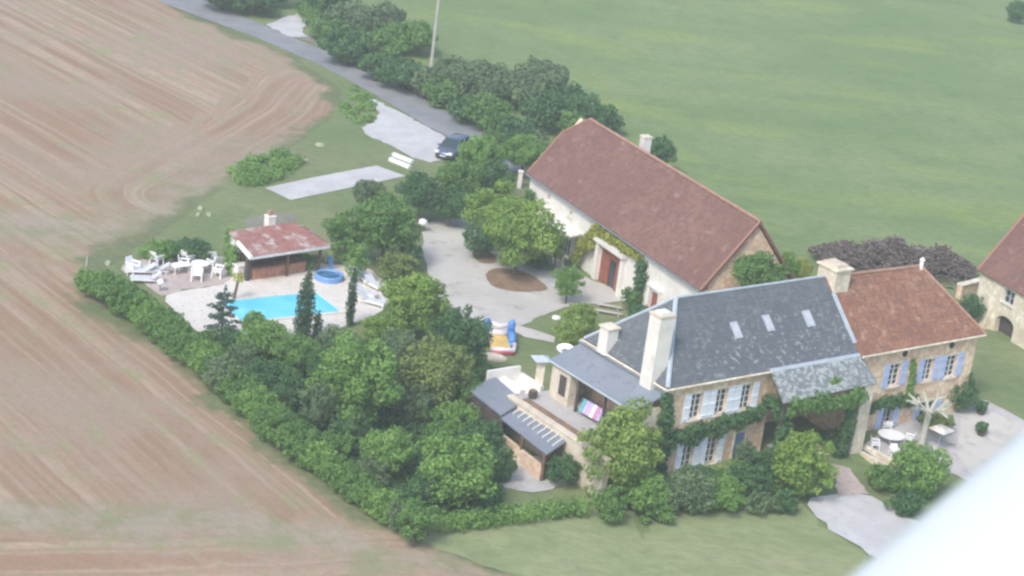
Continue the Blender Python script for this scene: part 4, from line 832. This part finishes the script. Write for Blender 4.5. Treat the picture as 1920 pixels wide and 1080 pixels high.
road_trees = [(415, -18, 42, 'dark'), (475, -12, 45, 'dark'), (522, -24, 36, 'grey'), (606, -4, 40, 'dark'), (630, 48, 40, 'oak'), (660, 32, 46, 'grey'), (655, 84, 42, 'dark'), (706, 78, 46, 'oak'), (722, 30, 46, 'grey'), (712, 122, 30, 'dark'),
              (762, 62, 50, 'oak'), (764, 128, 42, 'dark'), (800, 150, 36, 'grey'), (838, 168, 38, 'oak'), (842, 120, 42, 'grey'), (880, 150, 46, 'grey'), (876, 205, 32, 'dark'), (922, 142, 46, 'grey'), (930, 205, 42, 'oak'), (968, 172, 44, 'grey'),
              (972, 238, 40, 'dark'), (1010, 138, 44, 'grey'), (1018, 205, 46, 'dark'), (1066, 182, 42, 'dark'), (1068, 228, 36, 'oak'), (1112, 212, 42, 'dark'), (1140, 232, 26, 'grey')]
desc = {'dark': 'dark green', 'grey': 'grey-green', 'oak': 'mid green'}
for i, (u, v, rr, kd) in enumerate(road_trees):
    plant(u+6*math.sin(i*2.7), v+6+5*math.sin(i*1.9), rr*1.2*(1+.2*math.sin(i*3.1)), rr*.80*(1+.2*math.sin(i*4.3)), .2, kd, '%s tree, number %d counted along the roadside thicket from the top left' % (desc[kd], i+1), 'tree', 'thicket_tree', GR, leaf=.27)
T_ = [
 (1242, 285, 30, 34, .5, 'dark', 'small dark tree behind the barn chimney on the meadow', 'tree'),
 (905, 292, 48, 42, 1, 'mid', 'leafy green tree directly right of the parked car', 'tree'),
 (985, 288, 44, 34, .8, 'mid', 'light green round tree at the left gable of the barn', 'tree'),
 (925, 262, 26, 26, 1, 'oak', 'small green tree touching the end of the road', 'tree'),
 (858, 335, 46, 40, 1, 'oak', 'green tree just below the parked car', 'tree'),
 (930, 335, 42, 38, .8, 'dark', 'dark green tree above the island trees', 'tree'),
 (788, 362, 46, 42, .8, 'dark', 'dark tree between the boules court and yard', 'tree'),
 (845, 385, 46, 36, .4, 'dark', 'darkest low tree overhanging the top of the yard', 'tree'),
 (724, 425, 68, 66, .8, 'oak', 'large green tree between pool and yard', 'tree'),
 (690, 362, 34, 28, .6, 'grey', 'small grey-green tree at the lower edge of the boules court', 'tree'),
 (650, 440, 42, 50, .5, 'oak', 'green tree right behind the pool hut roof', 'tree'),
 (668, 488, 26, 40, .3, 'mid', 'narrow green tree behind the paddling pool', 'tree'),
 (742, 498, 38, 28, .2, 'olive', 'olive-yellow shrub tree right of the deck loungers', 'tree'),
 (770, 480, 26, 30, .2, 'dark', 'dark small tree on the left edge of the yard', 'tree'),
 (926, 400, 58, 62, .2, 'spring', 'bright yellow-green tree on the yard, farther of the pair', 'tree'),
 (975, 438, 74, 74, .5, 'spring', 'large green tree standing in the oval soil bed', 'tree'),
 (900, 450, 34, 38, .0, 'dark', 'dark narrow tree at the left of the yard pair', 'tree'),
 (1046, 462, 22, 34, .4, 'olive', 'slim olive-green tree by the white canopy', 'tree'),
 (1066, 530, 30, 36, .3, 'mid', 'small green tree in front of the red barn door', 'tree'),
 (1092, 600, 40, 34, .3, 'lime', 'bright small tree on the lawn behind the lean-to roof', 'tree'),
 (1070, 625, 34, 26, .3, 'lime', 'lime green shrub tree next to the white dish', 'tree'),
 (778, 566, 64, 60, .5, 'spring', 'light green round tree between deck loungers and yard', 'tree'),
 (722, 618, 46, 34, .5, 'spring', 'green tree below the dark cypress by the deck', 'tree'),
 (862, 640, 62, 66, .5, 'dark', 'dark round tree left of the bouncy castle', 'tree'),
 (818, 690, 74, 66, 1, 'olive', 'broad olive green tree at the centre of the thicket', 'tree'),
 (680, 712, 80, 80, 1, 'mid', 'biggest green tree in the garden thicket', 'tree'),
 (748, 660, 52, 48, 1, 'grey', 'grey-green tree between the biggest tree and the olive tree', 'tree'),
 (632, 650, 46, 40, .5, 'grey', 'grey-green tree below the deck cypresses', 'tree'),
 (560, 672, 48, 42, .3, 'oak', 'green tree below the left cypress', 'tree'),
 (500, 640, 52, 44, .2, 'mid', 'bright tree covering the near edge of the pool', 'tree'),
 (478, 608, 28, 26, .4, 'mid', 'small round tree in front of the blue pool water', 'tree'),
 (548, 735, 34, 46, .3, 'dark', 'dark tree behind the middle of the field hedge', 'tree'),
 (598, 760, 36, 60, .3, 'grey', 'tall grey-green tree left of the biggest tree', 'tree'),
 (655, 800, 46, 34, .2, 'dark', 'dark low tree under the biggest tree', 'tree'),  # low crown in the dark green leaf material
 (725, 845, 54, 50, .5, 'mid', 'round green tree above the lower field hedge', 'tree'),
 (855, 880, 84, 72, .4, 'mid', 'large spreading green tree nearest the camera', 'tree'),
 (782, 975, 44, 56, .0, 'oak', 'bushy tree at the corner where hedge meets lawn', 'tree'),
 (850, 785, 46, 34, .2, 'mid', 'low green tree left of the pergola', 'tree'),
 (905, 815, 46, 36, .2, 'dark', 'dark tree against the pergola side', 'tree'),
 (935, 870, 36, 32, .2, 'dark', 'dark shrub tree between big tree and pergola patio', 'tree'),
 (880, 740, 40, 36, .3, 'oak', 'green tree at the upper corner of the pergola', 'tree'),
 (905, 700, 32, 26, .2, 'dark', 'dark low tree below the bouncy castle', 'tree'),
 (1056, 876, 36, 32, .1, 'dark', 'dark shrub at the lower end of the pergola', 'shrub'),
 (1168, 842, 82, 94, .3, 'lime', 'bright lime-green willow at the corner of the slate house', 'tree'),
 (1200, 915, 60, 44, .2, 'mid', 'green tree below the lime willow', 'tree'),
 (1142, 945, 36, 34, .0, 'oak', 'round green bush at the end of clipped hedge', 'bush'),
 (1290, 920, 60, 44, .1, 'grey', 'grey-green bush under the lower windows', 'bush'),
 (1232, 955, 40, 26, 0, 'oak', 'low green bush right of the hedge-end bush', 'bush'),
 (1352, 925, 50, 36, .0, 'mid', 'green bush below the blue door', 'bush'),
 (1412, 905, 46, 36, .0, 'dark', 'dark bush between blue door and porch', 'bush'),
 (1510, 872, 66, 62, .4, 'spring', 'round green tree in front of the ivy porch', 'tree'),
 (1472, 942, 28, 24, .0, 'dark', 'small dark clipped bush by the pale front gravel', 'bush'),
 (1425, 942, 34, 24, .0, 'grey', 'low grey-green bush left of the clipped bush', 'bush'),
 (1728, 878, 60, 50, .3, 'mid', 'round green tree below the right patio', 'tree'),
 (1702, 944, 38, 26, .0, 'dark', 'dark low bush under the right patio tree', 'bush'),
 (1660, 895, 40, 28, 0, 'oak', 'low green bush left of the patio tree', 'bush'),
 (1424, 512, 54, 38, 5.2, 'oak', 'deep green tree behind the slate roof ridge', 'tree'),
 (1472, 500, 38, 32, 4.6, 'mid', 'green tree beside the barn gable', 'tree'),
 (1504, 506, 24, 26, 1.5, 'yellow', 'yellow-green small tree by the brushwood pile', 'tree'),
 (1822, 578, 28, 34, .0, 'dark', 'dark bush against the corner of the outhouse', 'bush'),
 (1798, 735, 40, 36, .0, 'dark', 'dark leafy bush at the right corner of red roof house', 'bush'),
 (1760, 790, 36, 18, .0, 'olive', 'low olive plants at the foot of red roof house', 'bush'),
 (1908, 20, 22, 22, .2, 'dark', 'lone dark bush on the far meadow at upper right', 'bush'),
 (1195, 590, 24, 22, .0, 'dark', 'dark bush near the side door of the barn', 'bush'),
 (1010, 488, 30, 18, .0, 'dark', 'low dark shrub at the foot of canopy', 'bush'),
 (1185, 560, 22, 24, .0, 'oak', 'bush right of the red barn door', 'bush'),
 (1398, 850, 24, 30, .0, 'grey', 'grey-green rose bush beside the blue door', 'bush'),
 (1435, 868, 34, 30, 0, 'dark', 'dark bush left of the porch tree', 'bush'),
 (1318, 895, 40, 18, 0, 'dark', 'low dark plants under the lower shutters', 'bush'),
 (1560, 828, 30, 22, 0, 'dark', 'dark shrub at the foot of the porch pier', 'bush'),
 (575, 490, 26, 16, 0, 'oak', 'low green shrub at the hut counter', 'bush'),
 (360, 468, 46, 16, 0, 'dark', 'dark low shrubs behind the patio chairs', 'bush'),
 (300, 470, 40, 10, 0, 'mid', 'thin green shrubs behind left loungers', 'bush'),
 (1290, 548, 24, 16, .0, 'dark', 'dark bush seen over the slate ridge beside barn', 'bush'),
 (1240, 552, 20, 22, .0, 'dark', 'small dark bush beside the barn side door', 'bush'),
]
for (u, v, rw, rh, cl, kd, lb, ct) in T_:
    tr = ct == 'tree'; plant(u, v, rw, rh, cl, kd, lb, ct, {'tree': 'garden_tree', 'bush': 'garden_bush'}.get(ct, ct), None, trunk=tr)
for t in POTS: foliage('shrub', crown_blobs(.5, .4, .75, 5), .16, 'dark', t, 9)
# hedge shrubs along the field
hl = [(168, 528, 32), (200, 540, 36), (236, 560, 38), (272, 586, 38), (306, 612, 40), (342, 640, 40), (376, 668, 38), (412, 696, 40), (446, 724, 40), (480, 756, 42), (512, 790, 42), (552, 828, 42), (594, 858, 38), (632, 886, 36), (672, 914, 38), (712, 940, 38), (748, 970, 34)]
kk = ['mid', 'oak', 'oak', 'mid', 'oak', 'oak', 'mid', 'grey', 'oak']
hl = [q for a_, b_2 in zip(hl[:-1], hl[1:]) for q in (a_, tuple((x+y)/2 for x, y in zip(a_, b_2)))]+[hl[-1]]
for i, (u, v, rr) in enumerate(hl):
    plant(u, v, rr*1.0, rr*.88, 0, kk[(i//2) % 9], 'hedge shrub number %d along the ploughed field, counted from the far left end' % (i+1), 'hedge shrub', 'hedge_shrub', 'hedge shrubs between field and garden', trunk=False)
for i, (u, v, rr) in enumerate([(430, 640, 30), (395, 640, 26), (450, 680, 36), (500, 710, 40), (625, 840, 34), (700, 890, 34), (800, 920, 36), (820, 820, 30), (780, 760, 40), (600, 700, 36)]):
    plant(u, v, rr*1.1, rr, 0, ('dark', 'oak', 'grey')[i % 3], 'understorey shrub number %d inside the thicket, counted from the pool end' % (i+1), 'shrub', 'thicket_shrub', 'understorey shrubs between hedge and trees', trunk=False)
def hedge_run(name, label, pa, pb, hgt_, wid, kind, leaf=.22, cat='hedge', jit=.12):
    a, b = pa, pb; L_ = (b-a).length; t = []; n = int(L_/(wid*.55)); rg = np.random.default_rng(int(L_*100))
    for i in range(n+1):
        q = a.lerp(b, i/n)
        for zz in np.arange(wid*.4, hgt_-wid*.2, wid*.6):
            t.append(((q.x-a.x+rg.normal()*jit, q.y-a.y+rg.normal()*jit, q.z-a.z+zz), (wid*.52, wid*.52, wid*.42)))
    return tag(foliage(name, t, leaf, kind, None, 5, 1.2, a), label, cat)
hedge_run('clipped_hedge', 'long clipped green hedge above the near lawn', G(830, 996), G(1085, 965), 1.8, 1.5, 'mid', .16, jit=.05)
hedge_run('clipped_hedge', 'tall narrow hedge at the left side of the pool hut', G(432, 515), G(430, 478), 2.2, .9, 'mid')
def patch(name, label, cat, px, n, h, r, kind, leaf=.2, kind_=None, sd=1):
    P = [G(*q) for q in px]; xs = [p.x for p in P]; ys = [p.y for p in P]; rg = np.random.default_rng(sd); bl = []; o = P[0]
    while len(bl) < n:
        x, y = rg.uniform(min(xs), max(xs)), rg.uniform(min(ys), max(ys))
        if signed(P, np.array([x]), np.array([y]))[0] < 0: continue
        rr = r*rg.uniform(.6, 1.25); bl.append(((x-o.x, y-o.y, hz(x, y)+h*rg.uniform(.2, .9)), (rr, rr, rr*.6)))
    return tag(foliage(name, bl, leaf, kind, None, sd, 1.1, Vector((o.x, o.y, 0))), label, cat, kind=kind_)
patch('bramble', 'wide low green bramble patch between field and boules court', 'bramble', [(440, 322), (460, 300), (520, 288), (560, 305), (545, 335), (480, 348), (440, 345)], 60, .45, .75, 'mid')
patch('scrub', 'low green scrub at the corner between field and parking gravel', 'scrub', [(640, 200), (655, 160), (690, 180), (700, 205), (690, 228), (650, 235)], 34, .3, .6, 'mid', sd=2)
patch('undergrowth', 'shade-dark undergrowth added on the floor of the thicket', 'undergrowth', [(400, 660), (560, 670), (700, 640), (860, 680), (890, 760), (930, 850), (930, 960), (820, 980), (740, 950), (600, 850), (480, 740)], 700, .6, .7, 'dark', .25, 'stuff', 3)  # added ground cover; its dark leaf colour paints shade into gaps between crowns
patch('undergrowth', 'green undergrowth in front of the slate house', 'undergrowth', [(1100, 930), (1150, 890), (1260, 885), (1400, 870), (1470, 890), (1500, 930), (1400, 950), (1250, 965), (1130, 965)], 170, .45, .6, 'mid', .2, 'stuff', 4)
hr_ = [G(*q) for q in [(575, 22), (610, 75), (690, 118), (790, 165), (870, 205), (940, 245), (1010, 275)]]
for i in range(6): hedge_run('roadside_hedge', ('leafy hedge stretch by the upper gravel patch', 'leafy hedge stretch above the round verge stone', 'leafy hedge stretch left of the utility pole foot', 'leafy hedge stretch right of the utility pole foot', 'leafy hedge stretch above the parked car', 'leafy hedge stretch near the barn gable by the road')[i], hr_[i], hr_[i+1], 2.3, 2.3, ('oak', 'grey')[i % 2], .26, jit=.5)
# cypresses
def cypress(u, vb, ht_px, wpx, label, kind='cypress'):
    b = G(u, vb); k = ppm(b)*COS; h = ht_px/k; r = wpx/2/k; t = thing('cypress', label, 'cypress', b)
    q = MB(); q.tube([(0, 0, -.2), (0, 0, h*.8)], [.12, .03], 8); q.build('trunk', 'bark', t)
    bl = []; n = int(h/.35)
    for i in range(n):
        f = i/(n-1); rr = r*(.85+.22*math.sin(math.pi*f))*(1-f**5*.75); bl.append(((random.uniform(-.08, .08), random.uniform(-.08, .08), .35+f*(h-.6)), (rr*.8, rr*.8, .38)))
    foliage('crown', bl, .17, kind, t, u, 1.5); return t
random.seed(3)
cypress(566, 640, 135, 42, 'wider green cypress standing before the pool')
cypress(654, 612, 112, 22, 'slim dark cypress at the right pool corner')
cypress(592, 640, 60, 24, 'short young conifer at the foot of the wider cypress')
# cedar by the deck
b = G(414, 640); t = thing('blue_cedar', 'open blue-grey cedar at the left end of the pool', 'cedar', b); q = MB(); q.tube([(0, 0, -.2), (0, 0, 3.9)], [.13, .03], 8)
bl = []; rg = random.Random(4)
for i in range(26):
    f = i/26; a = i*2.4; z = .6+3.1*f; rr = 1.6*(1-f*.75)*rg.uniform(.7, 1.1); e_ = Vector((math.cos(a)*rr, math.sin(a)*rr, z-.1)); q.tube([(0, 0, z), e_], [.04, .015], 5)
    for s_ in (.45, .8, 1.0): bl.append(((e_.x*s_, e_.y*s_, z-.05), (.26, .26, .12)))
bl.append(((0, 0, 3.95), (.15, .15, .3))); q.build('trunk', 'bark', t); foliage('crown', bl, .2, 'cedar', t, 4, 1.2)
# yucca
b = G(437, 562); t = thing('yucca', 'leaning yucca with yellow-green head at the patio corner', 'yucca', b); q = MB(); q.tube([(0, 0, -.2), (.15, 0, .8), (.25, .1, 1.6)], [.13, .11, .1], 8); q.build('trunk', 'bark', t)
foliage('crown', [((.28, .12, 1.8), (.42, .42, .38))], .3, 'yellow', t, 3, 1.4, elong=2.2)
# ivy and vines, each on its wall
def ivy(name, label, pts, r, kind, fr=(MO, MA), leaf=.2, cat='climber', per=3, sy=.35, seed=1, cov=1.25):
    rg = np.random.default_rng(seed); bl = []; O = frame_pt(fr[0], fr[1], (pts[0][0], pts[0][1], 0))
    for i in range(len(pts)-1):
        a, b = Vector(pts[i]), Vector(pts[i+1]); n = max(1, int((b-a).length/(r*.6)))
        for j in range(n+1):
            q = a.lerp(b, j/n); 
            for _ in range(per):
                w = frame_pt(fr[0], fr[1], (q.x+rg.normal()*r*.35, q.y, q.z+rg.normal()*r*.4)); rr = r*rg.uniform(.5, .8); bl.append(((w.x-O.x, w.y-O.y, w.z), (rr, rr, rr)))
    return tag(foliage(name, bl, leaf, kind, None, seed, cov, O), label, cat)
ivy('ivy', 'dark ivy column on the left corner of the slate house', [(.3, 0, -.9), (.35, 0, 1.5), (.3, 0, 3.6), (.2, .1, 5.2)], .62, 'dark', seed=2)
ivy('ivy', 'dark ivy band between upper and lower windows of the slate house', [(.7, .1, 2.35), (3, .1, 2.35), (5.5, .1, 2.6), (7.5, .1, 2.8), (9.2, .1, 3.1)], .58, 'dark', seed=3)
ivy('ivy', 'ivy thickening beside the left post of porch', [(9.3, -.2, 3.9), (9.4, -1.4, 3.2), (9.4, -1.7, 1.8), (9.4, -1.7, -.3)], .6, 'dark', seed=4)
ivy('ivy', 'green ivy curtain hanging under the porch roof edge', [(9.6, -1.9, 4.0), (12.5, -1.9, 3.9), (16.3, -1.85, 3.8)], .6, 'oak', seed=5)
ivy('ivy', 'dark ivy column left of the stone porch pier', [(15.9, -1.6, 3.7), (15.7, -1.6, 1.5), (15.6, -1.5, -.8)], .55, 'dark', seed=6)
ivy('ivy', 'ivy band across the middle of red roof house', [(19.2, .1, 1.7), (21.5, .1, 1.7), (24, .1, 1.6)], .5, 'dark', seed=7)
ivy('vine', 'thin climber between the upper windows of red roof house', [(23.3, .1, 1.8), (23.3, .1, 3.4), (23.1, .1, 4.6)], .28, 'mid', seed=8, leaf=.18)
ivy('vine', 'small green tuft growing on the lichened porch roof', [(13.6, -1.3, 4.95), (14.4, -1.2, 5.05)], .22, 'mid', seed=9, leaf=.16, per=2)
ivy('vine', 'yellow-green vine over the red barn door', [(10.1, .0, 2.1), (11.2, 0, 3.1), (12.3, 0, 4.0), (14.5, .1, 4.1), (17.0, .1, 4.15), (18.6, .1, 4.1)], .46, 'yellow', (BO, BA), seed=10)
ivy('vine', 'yellow-green vine left of the barn door surround', [(10.2, -.3, .8), (10.8, -.3, 2.0), (12.0, -.2, 2.8)], .5, 'yellow', (BO, BA), seed=14)
ivy('ivy', 'dark ivy column on the barn wall between both red doors', [(19.3, 0, -.2), (19.4, 0, 1.8), (19.5, 0, 3.8)], .6, 'dark', (BO, BA), seed=11)
ivy('ivy', 'dark ivy at the right end of barn front', [(23.2, -.2, .5), (25.0, -.3, 1.3), (26.5, -.3, 1.2)], .55, 'dark', (BO, BA), seed=12)
ivy('ivy', 'ivy bush on the left corner of the barn', [(1.0, -.2, .4), (1.4, -.2, 2.0), (1.2, -.2, 3.2)], .7, 'oak', (BO, BA), seed=13)
# pollarded plane
b = G(1726, 838); t = thing('pollarded_plane', 'pale bare pollarded plane tree before the red roof house', 'tree', b); q = MB()
q.tube([(0, 0, -.3), (.05, 0, 1.4), (.1, 0, 2.7)], [.24, .19, .24], 10); rg = random.Random(9)
for i in range(9):
    a = i*.7+.2; l = rg.uniform(1.2, 2.0); e1 = Vector((math.cos(a)*l*.55, math.sin(a)*l*.55, 3.1+rg.uniform(-.3, .3))); e2 = Vector((math.cos(a+.25)*l, math.sin(a+.25)*l, 3.5+rg.uniform(-.5, .5)))
    q.tube([(.1, 0, 2.55), e1, e2], [.13, .10, .08], 7)
    for da in (-.5, .4): e3 = e1+Vector((math.cos(a+da)*.7, math.sin(a+da)*.7, rg.uniform(0, .5))); q.tube([e1, e3], [.075, .06], 6)
q.build('trunk', 'palebark', t)
# brushwood pile: countless sticks in one heap
def brushwood():
    rg = np.random.default_rng(3); a, b = G(1530, 492), G(1818, 515); n = 5200; ax_ = (b-a); L_ = ax_.length; d = ax_.normalized(); nn = Vector((-d.y, d.x, 0))
    V = []; F = []; T = []
    for i in range(n):
        s = rg.random(); w = rg.normal()*.42; hmax = 2.1*(math.sin(math.pi*min(max(s, .03), .97))**.35)*(1+.16*math.sin(s*17)+.1*math.sin(s*41)); y = w*3.0
        z = max(.05, hmax*(1-min(1, abs(w))**2)*(.72+.35*rg.random())); c = np.array(a+d*(s*L_)+nn*y); c[2] += z
        dr = rg.normal(size=3)*np.array([1, 1, .35]); dr /= np.linalg.norm(dr); l = rg.uniform(.35, 1.1); r = rg.uniform(.03, .075)
        p = np.cross(dr, [0, 0, 1]); p /= np.linalg.norm(p)+1e-9; q_ = np.cross(dr, p); k = len(V)
        for e in (-1, 1):
            for (x, y2) in ((1, 0), (-.5, .87), (-.5, -.87)): V.append(c+dr*l*e*.5+(p*x+q_*y2)*r)
        F += [(k, k+1, k+4, k+3), (k+1, k+2, k+5, k+4), (k+2, k, k+3, k+5), (k, k+2, k+1), (k+3, k+4, k+5)]; T += [float(np.clip(.4+.28*rg.normal(), 0, 1))]*6
    me = bpy.data.meshes.new('brushwood_pile'); me.from_pydata([tuple(v) for v in V], [], F); at = me.attributes.new('tint', 'FLOAT', 'POINT'); at.data.foreach_set('value', T)
    me.materials.append(LEAF['twig']); o = bpy.data.objects.new('brushwood_pile', me); COL.objects.link(o); tag(o, 'long brown heap of cut brushwood behind the red roof house', 'brushwood heap')
brushwood()
# ================================================================== aircraft wing close to the lens
def ray_pt(u, v, dist): return Vector((0, 0, HCAM))+ray(u, v).normalized()*dist
D = 3.0
e0, e1 = ray_pt(1440, 1212, D), ray_pt(2120, 640, D+.55)   # leading edge, sloping across the lower right corner
span = (e1-e0).normalized(); chord = (ray_pt(1900, 1300, D)-e0); chord = (chord-span*chord.dot(span)).normalized(); nrm = span.cross(chord)
if nrm.z < 0: nrm = -nrm
prof = [(0, 0), (.008, .02), (.03, .038), (.08, .058), (.16, .072), (.3, .08), (.5, .074), (.8, .04), (1.0, .004), (1.0, -.004), (.7, -.02), (.35, -.035), (.12, -.032), (.04, -.022), (.008, -.012)]
wing = thing('aircraft_wing', 'blurred white aircraft wing edge crossing the lower right corner', 'aircraft wing', e0)
q = MB(); k = len(prof); segs = 6; vs = []; fs = []
for i in range(segs+1):
    o = span*((e1-e0).length*1.3*(i/segs-.12))
    for x, z in prof: vs.append(o+chord*x+nrm*z)
for i in range(segs):
    for j in range(k): fs.append((i*k+j, i*k+(j+1) % k, (i+1)*k+(j+1) % k, (i+1)*k+j))
fs += [tuple(range(k)), tuple(range((segs+1)*k-1, segs*k-1, -1))]
q.mesh(vs, fs); q.build('wing_skin', 'aircraft', wing, True)
# ================================================================== haze
hb = MB(); hb.box(-1600, 1600, -400, 2300, -2.2, 75); hz_o = hb.build('haze', 'dark'); hz_o['kind'] = 'stuff'
m = bpy.data.materials.new('haze_air'); m.use_nodes = True; t = m.node_tree; t.nodes.clear(); out = t.nodes.new('ShaderNodeOutputMaterial'); pv = t.nodes.new('ShaderNodeVolumePrincipled')
pv.inputs['Color'].default_value = (.86, .93, 1, 1); pv.inputs['Density'].default_value = .0006; pv.inputs['Anisotropy'].default_value = 0
t.links.new(pv.outputs[0], out.inputs['Volume']); hz_o.data.materials.clear(); hz_o.data.materials.append(m)
